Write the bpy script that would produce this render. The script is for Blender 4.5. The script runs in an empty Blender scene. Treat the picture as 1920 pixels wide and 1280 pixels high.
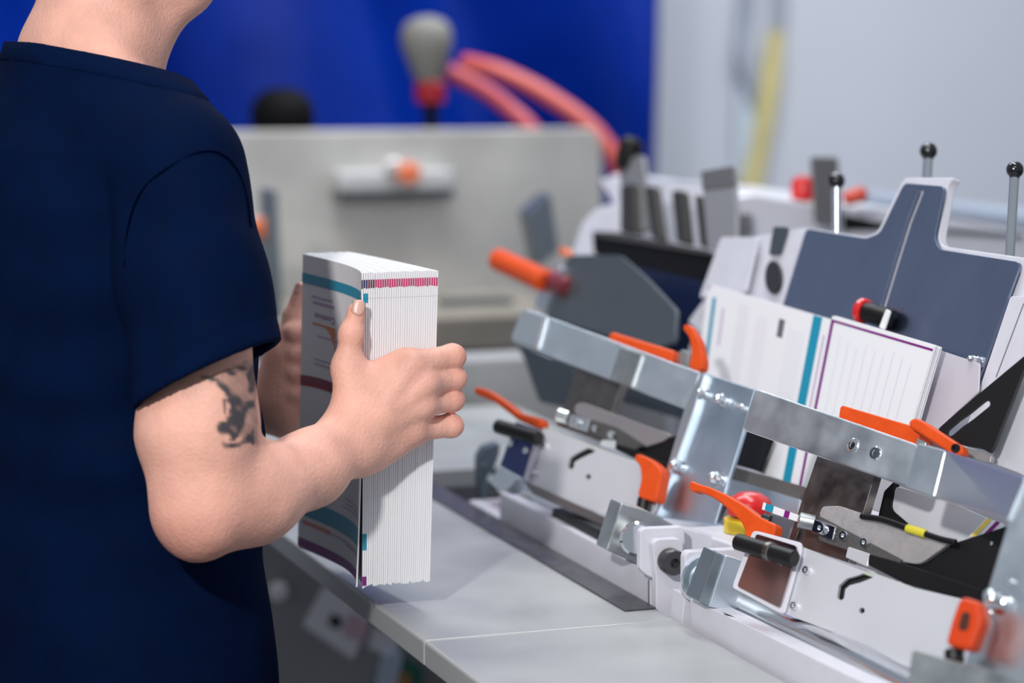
import bpy, bmesh, math, random
import numpy as np
from mathutils import Vector, Matrix
random.seed(7); np.random.seed(7)
SC = bpy.context.scene
COL = SC.collection

# ------------------------------------------------------------------ camera
# world axes: +Y runs along the machine row away from the lens, +X crosses into the machine, Z up
F = 5000.0                                    # focal length in pixels of the 1920x1280 frame
PIT = math.atan(647 / 5000.0)
AZ = math.atan(1765 / math.hypot(5000, 647))
CAM = np.array([0, 0, 1.5])
FW = np.array([math.sin(AZ) * math.cos(PIT), math.cos(AZ) * math.cos(PIT), -math.sin(PIT)])
RT = np.array([math.cos(AZ), -math.sin(AZ), 0.0])
UP = np.cross(RT, FW)
cam_d = bpy.data.cameras.new('camera')
cam = bpy.data.objects.new('camera', cam_d); COL.objects.link(cam)
cam.matrix_world = Matrix(((RT[0], UP[0], -FW[0], 0), (RT[1], UP[1], -FW[1], 0), (RT[2], UP[2], -FW[2], 1.5), (0, 0, 0, 1)))
cam_d.sensor_width = 36; cam_d.lens = F / 1920 * 36
cam_d.clip_start = .05; cam_d.clip_end = 60
cam_d.dof.use_dof = True; cam_d.dof.focus_distance = 2.54; cam_d.dof.aperture_fstop = 3.0
SC.camera = cam

# ------------------------------------------------------------------ light
SC.view_settings.view_transform = 'Standard'; SC.view_settings.look = 'None'
SC.view_settings.gamma = 1; SC.view_settings.use_curve_mapping = False
SC.view_settings.exposure = 0.0
W = bpy.data.worlds.new('hall'); SC.world = W; W.use_nodes = True
W.node_tree.nodes['Background'].inputs[0].default_value = (.80, .88, 1.0, 1)
W.node_tree.nodes['Background'].inputs[1].default_value = .36

def area(name, loc, target, sx, sy, power, color=(1, 1, 1)):
    d = bpy.data.lights.new(name, 'AREA'); d.shape = 'RECTANGLE'; d.size = sx; d.size_y = sy
    d.energy = power; d.color = color
    o = bpy.data.objects.new(name, d); COL.objects.link(o); o.location = loc
    o.rotation_euler = (Vector(target) - Vector(loc)).to_track_quat('-Z', 'Y').to_euler()
    return o
area('work_lamp', (-.66, .42, 2.35), (.7, 2.5, 1.1), .12, .12, 56, (1, .965, .93))
area('hall_lamp', (1.3, 2.7, 3.3), (1.2, 2.7, 0), 1.5, .35, 22, (.96, .98, 1))
area('hall_lamp', (2.6, 5.0, 3.3), (2.8, 6.2, .6), 1.8, .5, 80, (.96, .98, 1))
area('hall_lamp', (.9, 4.0, 3.3), (1.4, 5.2, .7), 1.5, .4, 44, (.96, .98, 1))
area('hall_lamp', (.2, .4, 3.3), (.8, 1.8, .6), 1.5, .4, 14, (.96, .98, 1))

# ------------------------------------------------------------------ helpers
def ray(u, v): return FW * F + RT * (u - 960) - UP * (v - 640)
def at(u, v, X=None, Y=None, Z=None, D=None):          # a pixel's direction met with a plane of the place
    r = ray(u, v)
    for i, c in enumerate((X, Y, Z)):
        if c is not None: return CAM + r * (c - CAM[i]) / r[i]
    return CAM + r * D / F
def on(u, v, pt, n):
    r = ray(u, v); return CAM + r * ((pt - CAM) @ n) / (r @ n)
def project(P):
    d = P - CAM; z = d @ FW
    return 960 + F * (d @ RT) / z, 640 - F * (d @ UP) / z
def zoomer(ox, oy, s): return lambda *pts: [(ox + x / s, oy + y / s) for x, y in pts]
zA = zoomer(880, 560, 2.9096); zB = zoomer(1180, 700, 2.2068); zC = zoomer(1280, 260, 2.559)
zD = zoomer(1080, 860, 3.765); zE = zoomer(880, 780, 3.369); zG = zoomer(1640, 560, 3.557); zH = zoomer(1620, 880, 3.2)
zK = zoomer(1280, 260, 4.266); zF = zoomer(880, 240, 3.2)
def norm(a): a = np.asarray(a, float); return a / np.linalg.norm(a)

def obj(name, me, mat, parent=None, loc=None):
    o = bpy.data.objects.new(name, me); COL.objects.link(o)
    if mat is not None and not me.materials: me.materials.append(mat)
    if parent is not None: o.parent = parent
    if loc is not None: o.location = loc
    return o
def tag(o, label=None, cat=None, group=None, kind=None):
    if label: o['label'] = label
    if cat: o['category'] = cat
    if group: o['group'] = group
    if kind: o['kind'] = kind
    return o
def thing(name, label, cat, group=None, loc=(0, 0, 0)):
    o = bpy.data.objects.new(name, None); COL.objects.link(o); o.location = loc; o.empty_display_size = .05
    tag(o, label, cat, group)
    return o
def mesh(verts, faces, smooth=False, name='m'):
    me = bpy.data.meshes.new(name); me.from_pydata([tuple(map(float, v)) for v in verts], [], faces)
    if smooth: me.polygons.foreach_set('use_smooth', [True] * len(me.polygons))
    me.update(); return me
def from_bm(bm, smooth=False):
    bmesh.ops.recalc_face_normals(bm, faces=bm.faces)
    me = bpy.data.meshes.new('m'); bm.to_mesh(me); bm.free()
    if smooth: me.polygons.foreach_set('use_smooth', [True] * len(me.polygons))
    return me
def add_bevel(o, w, seg=2, ang=40):
    m = o.modifiers.new('bevel', 'BEVEL'); m.width = w; m.segments = seg; m.limit_method = 'ANGLE'; m.angle_limit = math.radians(ang)
    return o
def rounded(P, r):
    """rounds the corners of a planar 3D polygon"""
    out = []; n = len(P)
    for i in range(n):
        a, b, c = P[i - 1], P[i], P[(i + 1) % n]
        la, lc = np.linalg.norm(a - b), np.linalg.norm(c - b)
        d = min(r, la * .45, lc * .45)
        if d < 1e-5: out.append(b); continue
        p, q = b + (a - b) / la * d, b + (c - b) / lc * d
        for t in (0, .25, .5, .75, 1): out.append((1 - t) ** 2 * p + 2 * t * (1 - t) * b + t * t * q)
    return out
def prism_mesh(P, ext, holes=()):
    bm = bmesh.new(); edges = []
    for loop in [P] + list(holes):
        vs = [bm.verts.new(tuple(p)) for p in loop]
        edges += [bm.edges.new((vs[i - 1], vs[i])) for i in range(len(vs))]
    if holes: bmesh.ops.triangle_fill(bm, edges=edges, use_beauty=True, use_dissolve=False)
    else: bm.faces.new(bm.verts[:])
    g = bmesh.ops.extrude_face_region(bm, geom=bm.faces[:])
    bmesh.ops.translate(bm, verts=[v for v in g['geom'] if isinstance(v, bmesh.types.BMVert)], vec=tuple(ext))
    return from_bm(bm)
def plate(name, pix, plane, thick, mat, parent, rnd=.003, bev=.0008, holes=(), seg=2):
    """a plate traced in its own plane (pt, n) and given thickness away from the viewer"""
    pt, n = plane
    P = rounded([on(u, v, pt, n) for u, v in pix], rnd) if rnd else [on(u, v, pt, n) for u, v in pix]
    H = [[on(u, v, pt, n) for u, v in h] for h in holes]
    o = obj(name, prism_mesh(P, -n * thick, H), mat, parent)
    if bev: add_bevel(o, bev, seg)
    return o
def circle_px(c, ru, rv=None, k=16): rv = rv or ru; return [(c[0] + ru * math.cos(2 * math.pi * i / k), c[1] + rv * math.sin(2 * math.pi * i / k)) for i in range(k)]
def box(name, lo, hi, mat, parent=None, bev=.002, seg=2):
    x0, y0, z0 = lo; x1, y1, z1 = hi
    v = [(x0, y0, z0), (x1, y0, z0), (x1, y1, z0), (x0, y1, z0), (x0, y0, z1), (x1, y0, z1), (x1, y1, z1), (x0, y1, z1)]
    f = [(0, 3, 2, 1), (4, 5, 6, 7), (0, 1, 5, 4), (1, 2, 6, 5), (2, 3, 7, 6), (3, 0, 4, 7)]
    o = obj(name, mesh(v, f), mat, parent)
    if bev: add_bevel(o, bev, seg)
    return o
def frame_of(d):
    d = norm(d); a = np.array([0, 0, 1.0]) if abs(d[2]) < .9 else np.array([1.0, 0, 0])
    x = norm(np.cross(a, d)); return x, np.cross(d, x), d
def lathe_mesh(origin, axis, prof, k=20, smooth=True):
    """prof: list of (height along axis, radius)"""
    x, y, d = frame_of(axis); V = []; Fc = []
    for h, r in prof:
        for i in range(k):
            a = 2 * math.pi * i / k; V.append(origin + d * h + (x * math.cos(a) + y * math.sin(a)) * r)
    m = len(prof)
    for j in range(m - 1):
        for i in range(k):
            Fc.append((j * k + i, j * k + (i + 1) % k, (j + 1) * k + (i + 1) % k, (j + 1) * k + i))
    Fc.append(tuple(range(k))[::-1]); Fc.append(tuple((m - 1) * k + i for i in range(k)))
    me = mesh(V, Fc, smooth)
    return me
def lathe(name, origin, axis, prof, mat, parent=None, k=20):
    o = obj(name, lathe_mesh(np.asarray(origin, float), axis, prof, k), mat, parent)
    m = o.modifiers.new('split', 'EDGE_SPLIT'); m.split_angle = math.radians(38)
    return o
def rod(name, a, b, r, mat, parent=None, k=18, cham=.15):
    a = np.asarray(a, float); b = np.asarray(b, float); L = np.linalg.norm(b - a); c = r * cham
    return lathe(name, a, b - a, [(0, r - c), (c, r), (L - c, r), (L, r - c)], mat, parent, k)
def spline(pts, n):
    """Catmull-Rom through pts"""
    P = [np.asarray(p, float) for p in pts]; P = [2 * P[0] - P[1]] + P + [2 * P[-1] - P[-2]]; out = []
    for i in range(1, len(P) - 2):
        for j in range(n):
            t = j / n; a, b, c, d = P[i - 1:i + 3]
            out.append(.5 * (2 * b + (c - a) * t + (2 * a - 5 * b + 4 * c - d) * t * t + (3 * b - a - 3 * c + d) * t ** 3))
    out.append(P[-2]); return out
def tube(name, pts, r, mat, parent=None, k=14, n=8):
    P = spline(pts, n); R = [r] * len(P) if np.isscalar(r) else np.interp(np.linspace(0, 1, len(P)), np.linspace(0, 1, len(r)), r)
    V = []; Fc = []; x = None
    for i, p in enumerate(P):
        d = norm(P[min(i + 1, len(P) - 1)] - P[max(i - 1, 0)])
        if x is None: x = frame_of(d)[0]
        x = norm(x - d * (x @ d)); y = np.cross(d, x)
        for j in range(k): V.append(p + (x * math.cos(2 * math.pi * j / k) + y * math.sin(2 * math.pi * j / k)) * R[i])
    for i in range(len(P) - 1):
        for j in range(k): Fc.append((i * k + j, i * k + (j + 1) % k, (i + 1) * k + (j + 1) % k, (i + 1) * k + j))
    Fc.append(tuple(range(k))[::-1]); Fc.append(tuple((len(P) - 1) * k + j for j in range(k)))
    return obj(name, mesh(V, Fc, True), mat, parent)
def ball_prof(r, n=8, a0=-.5): return [(r + r * math.sin(math.pi * (a0 + (.5 - a0) * i / n)), max(r * math.cos(math.pi * (a0 + (.5 - a0) * i / n)), 1e-4)) for i in range(n + 1)]

# ------------------------------------------------------------------ materials
MATS = {}
def M(name, col, rough=.5, metal=0.0, noise=None, bump=0.0, bscale=200, coat=0.0, sss=0.0, stretch=None, spec=.5, trans=0.0):
    """principled material; noise = (scale, amount) varies the colour a little, bump gives fine relief"""
    if name in MATS: return MATS[name]
    m = bpy.data.materials.new(name); m.use_nodes = True; N = m.node_tree.nodes; L = m.node_tree.links
    b = N['Principled BSDF']; b.inputs['Base Color'].default_value = (*col, 1); b.inputs['Roughness'].default_value = rough
    b.inputs['Metallic'].default_value = metal; b.inputs['Coat Weight'].default_value = coat; b.inputs['Specular IOR Level'].default_value = spec
    b.inputs['Transmission Weight'].default_value = trans
    if sss: b.inputs['Subsurface Weight'].default_value = sss; b.inputs['Subsurface Radius'].default_value = (.012, .005, .003); b.inputs['Subsurface Scale'].default_value = .5
    if noise or bump:
        tc = N.new('ShaderNodeTexCoord'); mp = N.new('ShaderNodeMapping'); L.new(tc.outputs['Object'], mp.inputs[0])
        if stretch: mp.inputs['Scale'].default_value = stretch
    if noise:
        t = N.new('ShaderNodeTexNoise'); t.inputs['Scale'].default_value = noise[0]; t.inputs['Detail'].default_value = 5; L.new(mp.outputs[0], t.inputs[0])
        r = N.new('ShaderNodeMapRange'); r.inputs[1].default_value = .3; r.inputs[2].default_value = .7
        r.inputs[3].default_value = 1 - noise[1]; r.inputs[4].default_value = 1 + noise[1]; L.new(t.outputs[0], r.inputs[0])
        x = N.new('ShaderNodeVectorMath'); x.operation = 'SCALE'; x.inputs[0].default_value = col; L.new(r.outputs[0], x.inputs['Scale'])
        L.new(x.outputs[0], b.inputs['Base Color'])
        r2 = N.new('ShaderNodeMapRange'); r2.inputs[1].default_value = .3; r2.inputs[2].default_value = .7
        r2.inputs[3].default_value = max(rough * .8, .02); r2.inputs[4].default_value = min(rough * 1.2, 1); L.new(t.outputs[0], r2.inputs[0]); L.new(r2.outputs[0], b.inputs['Roughness'])
    if bump:
        t2 = N.new('ShaderNodeTexNoise'); t2.inputs['Scale'].default_value = bscale; t2.inputs['Detail'].default_value = 4; L.new(mp.outputs[0], t2.inputs[0])
        bp = N.new('ShaderNodeBump'); bp.inputs['Strength'].default_value = bump; bp.inputs['Distance'].default_value = .002; L.new(t2.outputs[0], bp.inputs['Height']); L.new(bp.outputs[0], b.inputs['Normal'])
    MATS[name] = m; return m
zinc = M('zinc', (.74, .82, .88), .32, 1.0, (25, .05))
zinc_bar = M('zinc_bar', (.80, .88, .94), .36, 1.0, (30, .025))
zinc_dull = M('zinc_dull', (.50, .53, .53), .38, 1.0, (30, .18))
chrome = M('chrome', (.80, .82, .84), .12, 1.0)
steel_dark = M('steel_dark', (.20, .185, .175), .34, 1.0, (60, .12))
steel_blue = M('steel_blue', (.27, .33, .46), .30, 1.0, (14, .05), stretch=(1, 1, .5))
mirror_plate = M('mirror_plate', (.55, .46, .47), .10, 1.0)
guard_blue_reflection = M('guard_blue_reflection', (.045, .065, .19), .25, .4)  # blue reflection in the guard, put into its base colour
white_paint = M('white_paint', (.66, .66, .73), .38, 0, (40, .03), coat=.2)
white_plate = M('white_plate', (.64, .65, .70), .36, .30, (8, .015))
grey_plate = M('grey_plate', (.33, .33, .35), .45, .4, (40, .08))
table_paint = M('table_paint', (.37, .385, .39), .34, 0, (9, .06), bump=.05, bscale=500)
black_plastic = M('black_plastic', (.006, .006, .007), .45, spec=.25)
black_gloss = M('black_gloss', (.006, .006, .007), .10, coat=.6)
black_metal = M('black_metal', (.008, .008, .009), .40, 0, spec=.3)
black_blue = M('black_blue', (.012, .022, .05), .35, .2)
orange = M('orange_plastic', (.70, .075, .007), .45, 0, (80, .06), spec=.3)
red_plastic = M('red_plastic', (.65, .012, .012), .30, coat=.3)
yellow_plastic = M('yellow_plastic', (.82, .58, .02), .4)
rubber_grey = M('rubber_grey', (.30, .29, .27), .6)
paper = M('paper', (.80, .80, .83), .7)
paper_edge = M('paper_edge', (.78, .78, .82), .8)
ink_cyan = M('ink_cyan', (.0, .27, .42), .5); ink_purple = M('ink_purple', (.19, .0, .19), .5)
ink_magenta = M('ink_magenta', (.55, .01, .12), .6); ink_navy = M('ink_navy', (.02, .015, .09), .6)
ink_orange = M('ink_orange', (.75, .24, .08), .6); ink_grey = M('ink_grey', (.42, .42, .48), .7); ink_lilac = M('ink_lilac', (.50, .36, .55), .7)
ink_wine = M('ink_wine', (.16, .005, .05), .5); ink_black = M('ink_black', (.02, .02, .02), .6); ink_yellow = M('ink_yellow', (.8, .62, .1), .6)

# ------------------------------------------------------------------ the hall
floor_m = M('floor_concrete', (.115, .12, .125), .5, 0, (2.5, .12))
wall_m = M('wall_paint', (.60, .63, .71), .75, 0, (1.2, .03))
def struct(name, lo, hi, mat):
    return tag(box(name, lo, hi, mat, bev=0), kind='structure')
struct('floor', (-5, -3, -.1), (8, 7.6, 0), floor_m)
struct('wall_back', (-5, 7.4, 0), (8, 7.6, 4.2), wall_m)
struct('wall_right', (7.8, -3, 0), (8, 7.4, 4.2), wall_m)

# ------------------------------------------------------------------ blue tarpaulin
def curtain():
    p0, p1 = at(-500, 100, Y=6.6), at(1168, 100, Y=7.2)
    V = []; Fc = []; nx, nz = 160, 14
    for j in range(nz + 1):
        z = .05 + (3.0 - .05) * j / nz
        for i in range(nx + 1):
            x = p0[0] + (p1[0] - p0[0]) * i / nx; q = (p1[0] - x)
            sl = x + .22 * (z - 1.5)
            y = 6.6 + .19 * math.sin(sl * 6.1 + .6) + .05 * math.sin(sl * 11.3 + 1 + .6 * z) + .03 * math.sin(sl * 3 + z)
            if q < .2: y += .62 * (1 - q / .2) ** 1.2
            V.append((x, y, z))
    for j in range(nz):
        for i in range(nx): a = j * (nx + 1) + i; Fc.append((a, a + 1, a + nx + 2, a + nx + 1))
    o = obj('tarpaulin_curtain', mesh(V, Fc, True), M('tarp_blue', (.001, .020, .235), .28, 0, (3, .2), coat=.0, spec=.30))
    m = o.modifiers.new('thick', 'SOLIDIFY'); m.thickness = .006
    tag(o, 'glossy blue tarpaulin curtain hanging behind the machine', 'curtain')
curtain()

# ------------------------------------------------------------------ delivery hood behind (out of focus)
hood = thing('delivery_hood', 'grey beige metal hood panel with ledge behind the worker', 'machine hood')
hood_m = M('hood_metal', (.52, .51, .49), .40, .35, (5, .14))
ledge_m = M('ledge_metal', (.25, .225, .19), .5, .1, (8, .1))
P = [at(u, v, Y=5.0) for u, v in ((330, 247), (1112, 241), (1128, 262), (1140, 640), (330, 640))]
add_bevel(obj('hood_panel', prism_mesh(P, (0, .03, 0)), hood_m, hood), .004)
a = at(700, 582, Y=4.82); b = at(985, 655, Y=4.6)
box('ledge', (.72, 4.6, b[2]), (b[0] + .12, 5.0, at(900, 590, Y=4.6)[2]), ledge_m, hood, .006)
c0 = at(830, 582, Y=4.75); c1 = at(962, 570, Y=4.75)
box('dark_strip', (c0[0], 4.74, c0[2] - .012), (c1[0], 4.79, c1[2] + .012), M('slate', (.05, .065, .075), .4), hood)
d0 = at(830, 770, Y=3.70); d1 = at(985, 672, Y=3.70)
box('lower_case', (.74, 3.72, 0), (1.555, 3.80, d1[2]), M('case_grey', (.30, .305, .31), .45, 0, (6, .1)), hood, .006)
box('gap_shade_block', (.76, 3.801, .40), (1.555, 4.559, .78), black_plastic, hood, 0)  # solid black block standing in for the shaded gap below the ledge
box('pedestal', (.82, 4.56, 0), (2.2, 5.2, .80), M('case_grey2', (.10, .105, .11), .5), hood, .006)
# bracket with the orange knob on the hood
br = hood
q0 = at(640, 372, Y=4.93); q1 = at(852, 318, Y=4.93)
box('bracket_bar', (q0[0], 4.93, q0[2] + .012), (q1[0], 4.998, q1[2]), M('bracket_pale', (.60, .61, .62), .35, .4), br, .006)
box('dark_lip', (q0[0], 4.935, q0[2] - .004), (q1[0], 4.998, q0[2] + .0115), M('slate', (.05, .065, .075)), br, .002)
k = at(757, 322, Y=4.93)
lathe('orange_knob', k + np.array([0, 0, 0]), (0, -1, 0), [(0, .012), (.012, .013), (.02, .021), (.04, .022), (.045, .016)], M('knob_salmon', (.75, .19, .08), .4), br)
lathe('clear_stop', at(733, 312, Y=4.93), (0, -1, 0), [(0, .016), (.02, .016), (.024, .012)], M('bracket_pale', (.6, .61, .62)), br)
# upright side blades of the hood
for pix, nm in ((((500, 355), (520, 357), (531, 600), (505, 600)), 'a'), (((990, 400), (1032, 362), (1048, 470), (1010, 500)), 'b')):
    pl = (np.array([0, 4.45 if nm == 'a' else 4.2, 0]), np.array([0, -1.0, 0]))
    o = plate('guide_blade', pix, pl, .05, M('blade_grey', (.22, .26, .29), .35, .7), hood, rnd=.004)
kk = hood
p = at(482, 425, Y=4.5)
lathe('grip_knob', p, (0, -1, 0), [(0, .010), (.01, .018), (.03, .018), (.035, .012)], M('knob_salmon', (.75, .19, .08)), kk)
q = at(478, 440, Y=4.5); box('knob_mount', (q[0] - .03, 4.505, .90), (q[0] + .025, 4.54, q[2] + .03), M('bracket_pale', (.6, .61, .62)), kk, .004)

# ------------------------------------------------------------------ plug, hoses, dark knob on the hood's top edge
pg = thing('cable_plug', 'bulbous grey plug with red collar standing on the hood edge', 'plug')
b0 = at(808, 236, Y=5.10)
zt = lambda v: at(808, v, Y=5.10)[2] - b0[2]
lathe('plug_body', b0, (-.05, 0, 1), [(zt(152), .026), (zt(130), .036), (zt(100), .046), (zt(75), .052), (zt(52), .048), (zt(38), .036), (zt(30), .012)], M('plug_grey', (.17, .165, .15), .7), pg)
lathe('collar', b0, (-.02, 0, 1), [(zt(196), .020), (zt(190), .030), (zt(156), .031), (zt(151), .026)], M('plug_red', (.28, .004, .012), .4), pg)
lathe('stem', b0, (0, 0, 1), [(-.42, .013), (zt(205), .014), (zt(195), .022)], black_plastic, pg)
hose_m = M('hose_red', (.42, .05, .07), .4)
h1 = [at(838, 134, Y=5.19), at(905, 168, Y=5.17), at(955, 205, Y=5.15), at(1000, 250, Y=5.12), at(1028, 330, Y=5.10), at(1034, 470, Y=5.10), at(1034, 622, Y=5.10)]
tag(tube('air_hose', h1, .0185, hose_m), 'short red air hose arching from the grey plug', 'hose')
h2 = [at(868, 118, Y=5.3), at(930, 133, Y=5.25), at(1005, 168, Y=5.2), at(1085, 220, Y=5.15), at(1128, 262, Y=5.12), at(1158, 310, Y=5.1), at(1170, 380, Y=5.11), at(1172, 500, Y=5.12), at(1172, 622, Y=5.12)]
tag(tube('air_hose', h2, .019, M('hose_red2', (.46, .07, .06), .4)), 'longer red air hose bending down past the hood corner', 'hose')
kb = thing('tool_head', 'black rounded tool head sitting on the hood edge', 'knob')
b1 = at(530, 246, Y=5.10)
lathe('head', b1, (0, 0, 1), [(0, .055), (.02, .064), (.05, .062), (.075, .045), (.085, .02)], M('soft_black', (.003, .003, .004), .7, spec=.1), kb)
lathe('foot', b1, (0, 0, 1), [(-.42, .02), (0, .02)], black_plastic, kb)

# ------------------------------------------------------------------ things on the wall at the right
wy = 7.36
tag(tube('wall_cable', [at(1405, -60, Y=wy), at(1396, 40, Y=wy), at(1392, 110, Y=wy - .02), at(1408, 170, Y=wy - .02), at(1420, 215, Y=wy)], .026, M('cable_grey', (.34, .38, .46), .5)), 'grey flexible conduit curving down the white wall', 'cable')
tag(tube('wall_cable', [at(1462, -60, Y=wy), at(1460, 20, Y=wy), at(1456, 60, Y=wy)], [.024, .024, .022], M('cable_grey2', (.38, .41, .48), .5)), 'straight grey conduit above the yellow strap', 'cable')
o = plate('yellow_strap', [(1444, 58), (1470, 58), (1462, 160), (1445, 260), (1424, 360), (1392, 358), (1418, 250), (1430, 150)], (np.array([0, 7.30, 0]), np.array([0, -1.0, 0])), .02, M('strap_yellow', (.62, .54, .24), .6, 0, (6, .15)), None, rnd=.01)
tag(o, 'yellow strap hanging down the white wall', 'strap')
o = plate('clear_bag', [(1385, 150), (1425, 165), (1422, 260), (1400, 340), (1380, 340)], (np.array([0, 7.34, 0]), np.array([0, -1.0, 0])), .012, M('film', (.58, .68, .78), .3), None, rnd=.02)
tag(o, 'pale blue plastic sleeve hanging beside the yellow strap', 'sleeve')
tag(rod('wall_pipe', at(1590, 372, Y=5.6), at(2100, 432, Y=5.0), .020, M('pipe_blue', (.36, .42, .52), .35, .3)), 'blue grey pipe running behind the ball-topped levers', 'pipe')

# ------------------------------------------------------------------ delivery table
TX0, TX1 = .7305, .987
def slab(name, y0, y1, parent, x0=TX0, x1=TX1):
    return box(name, (x0, y0, .875), (x1, y1, .9), table_paint, parent, .003, 3)
tbl = thing('delivery_table', 'long grey painted steel delivery table with ruler strip', 'table')
slab('table_panel', 1.30, 2.336, tbl); slab('table_panel', 2.3375, 3.20, tbl)
slab('table_panel', 3.2015, 3.70, tbl)
dk = slab('side_deck', 3.2015, 3.70, None, x0=.9885, x1=1.29)
tag(dk, 'light grey deck panel beyond the blue-reflecting guard, level with the table', 'deck')
for y in (1.45, 2.25): box('leg', (TX1 - .09, y, 0), (TX1 - .04, y + .05, .8745), table_paint, tbl)
strip = box('ruler_strip', (.9525, 2.385, .9003), (.9855, 3.70, .9022), M('ruler_dark', (.10, .10, .11), .35, .7, (90, .2)), tbl, .0004)

# ------------------------------------------------------------------ implicit-surface modelling for the figure
class Field:
    def __init__(s, xs, ys, zs): s.xs, s.ys, s.zs = [np.asarray(a, np.float32) for a in (xs, ys, zs)]; s.F = np.full((len(xs), len(ys), len(zs)), .06, np.float32)
    def sl(s, lo, hi):
        r = []
        for a, l, h in zip((s.xs, s.ys, s.zs), lo, hi): r.append(slice(max(np.searchsorted(a, l) - 1, 0), min(np.searchsorted(a, h) + 1, len(a))))
        return tuple(r)
    def grid(s, S): return s.xs[S[0]][:, None, None], s.ys[S[1]][None, :, None], s.zs[S[2]][None, None, :]
    def smin(s, S, d, k):
        a = s.F[S]
        if k <= 0: s.F[S] = np.minimum(a, d); return
        h = np.maximum(k - np.abs(a - d), 0) / k
        s.F[S] = np.minimum(a, d) - h * h * k * .25
    def cone(s, a, b, ra, rb, k=.01, flat=None):
        """tapered capsule; flat=(dir, f) squashes it along dir"""
        a = np.asarray(a, float); b = np.asarray(b, float); m = max(ra, rb) + .05
        S = s.sl(np.minimum(a, b) - m, np.maximum(a, b) + m); X, Y, Z = s.grid(S)
        d = b - a; L = float(d @ d) + 1e-12
        px, py, pz = X - a[0], Y - a[1], Z - a[2]
        t = np.clip((px * d[0] + py * d[1] + pz * d[2]) / L, 0, 1)
        qx, qy, qz = px - t * d[0], py - t * d[1], pz - t * d[2]
        q2 = qx * qx + qy * qy + qz * qz; f = 1.0
        if flat is not None:
            w = norm(flat[0]); f = flat[1]; c = qx * w[0] + qy * w[1] + qz * w[2]
            q2 = q2 + c * c * (1 / f ** 2 - 1)
        dist = (np.sqrt(q2) - (ra + (rb - ra) * t)) * (min(1, f) ** .5)
        s.smin(S, dist.astype(np.float32), k)
    def ell(s, c, r, ax, k=.01):
        c = np.asarray(c, float); m = max(r) + .05
        S = s.sl(c - m, c + m); X, Y, Z = s.grid(S); q = 0
        for w, rr in zip(ax, r):
            w = norm(w); q = q + (((X - c[0]) * w[0] + (Y - c[1]) * w[1] + (Z - c[2]) * w[2]) / rr) ** 2
        s.smin(S, ((np.sqrt(q) - 1) * min(r)).astype(np.float32), k)
    def loft(s, c, f, r, tab, k=.02):
        """horizontal elliptical sections: tab rows (z, half width along r, half depth along f, shift along f, shift along r)"""
        T = np.array(tab, float); m = .42
        S = s.sl((c[0] - m, c[1] - m, T[0, 0] - .05), (c[0] + m, c[1] + m, T[-1, 0] + .05)); X, Y, Z = s.grid(S)
        z = s.zs[S[2]]
        def ip(col):
            g = np.interp(z, T[:, 0], T[:, col]); n = 2
            return g[None, None, :]
        A, B, C, R = ip(1), ip(2), ip(3), ip(4)
        u = (X - c[0]) * f[0] + (Y - c[1]) * f[1] - C; w = (X - c[0]) * r[0] + (Y - c[1]) * r[1] - R
        q = (np.abs(u / B) ** 2.3 + np.abs(w / A) ** 2.3) ** (1 / 2.3)
        d = (q - 1) * np.minimum(A, B)
        cap = np.maximum(T[0, 0] - Z, Z - T[-1, 0]); d = np.maximum(d, cap)
        s.smin(S, d.astype(np.float32), k)
    def mesh(s):
        F = s.F; I = F < 0; xs, ys, zs = s.xs, s.ys, s.zs
        c = I[:-1, :-1, :-1].astype(np.int8)
        tot = np.zeros_like(c)
        for dx in (0, 1):
            for dy in (0, 1):
                for dz in (0, 1): tot += I[dx:dx + c.shape[0], dy:dy + c.shape[1], dz:dz + c.shape[2]]
        act = (tot > 0) & (tot < 8)
        ii, jj, kk = np.nonzero(act); idx = np.full(act.shape, -1, np.int32); idx[ii, jj, kk] = np.arange(len(ii))
        acc = np.zeros((len(ii), 3)); cnt = np.zeros(len(ii))
        cs = [(x, y, z) for x in (0, 1) for y in (0, 1) for z in (0, 1)]
        for p in cs:
            for ax in range(3):
                if p[ax]: continue
                q = list(p); q[ax] = 1
                fa = F[ii + p[0], jj + p[1], kk + p[2]]; fb = F[ii + q[0], jj + q[1], kk + q[2]]
                m = (fa < 0) != (fb < 0); t = np.where(m, fa / np.where(m, fa - fb, 1), 0)
                P = np.stack([xs[ii + p[0]], ys[jj + p[1]], zs[kk + p[2]]], 1).astype(float); Q = np.stack([xs[ii + q[0]], ys[jj + q[1]], zs[kk + q[2]]], 1)
                acc += np.where(m[:, None], P + (Q - P) * t[:, None], 0); cnt += m
        V = acc / cnt[:, None]; faces = []
        A = I
        for ax in range(3):
            n = list(F.shape); s0 = [slice(None)] * 3; s1 = [slice(None)] * 3; s0[ax] = slice(0, -1); s1[ax] = slice(1, None)
            d = A[tuple(s0)] != A[tuple(s1)]
            o1, o2 = (ax + 1) % 3, (ax + 2) % 3
            g = np.array(np.nonzero(d)).T
            g = g[(g[:, o1] > 0) & (g[:, o2] > 0) & (g[:, o1] < n[o1] - 1) & (g[:, o2] < n[o2] - 1)]
            def cell(a, b): h = g.copy(); h[:, o1] -= a; h[:, o2] -= b; return idx[h[:, 0], h[:, 1], h[:, 2]]
            Q = np.stack([cell(1, 1), cell(0, 1), cell(0, 0), cell(1, 0)], 1)
            flip = ~A[g[:, 0], g[:, 1], g[:, 2]]; Q[flip] = Q[flip][:, ::-1]; faces.append(Q)
        faces = np.concatenate(faces)
        me = bpy.data.meshes.new('m'); me.vertices.add(len(V)); me.vertices.foreach_set('co', V.astype(np.float32).ravel())
        me.loops.add(faces.size); me.loops.foreach_set('vertex_index', faces.ravel().astype(np.int32))
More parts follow.
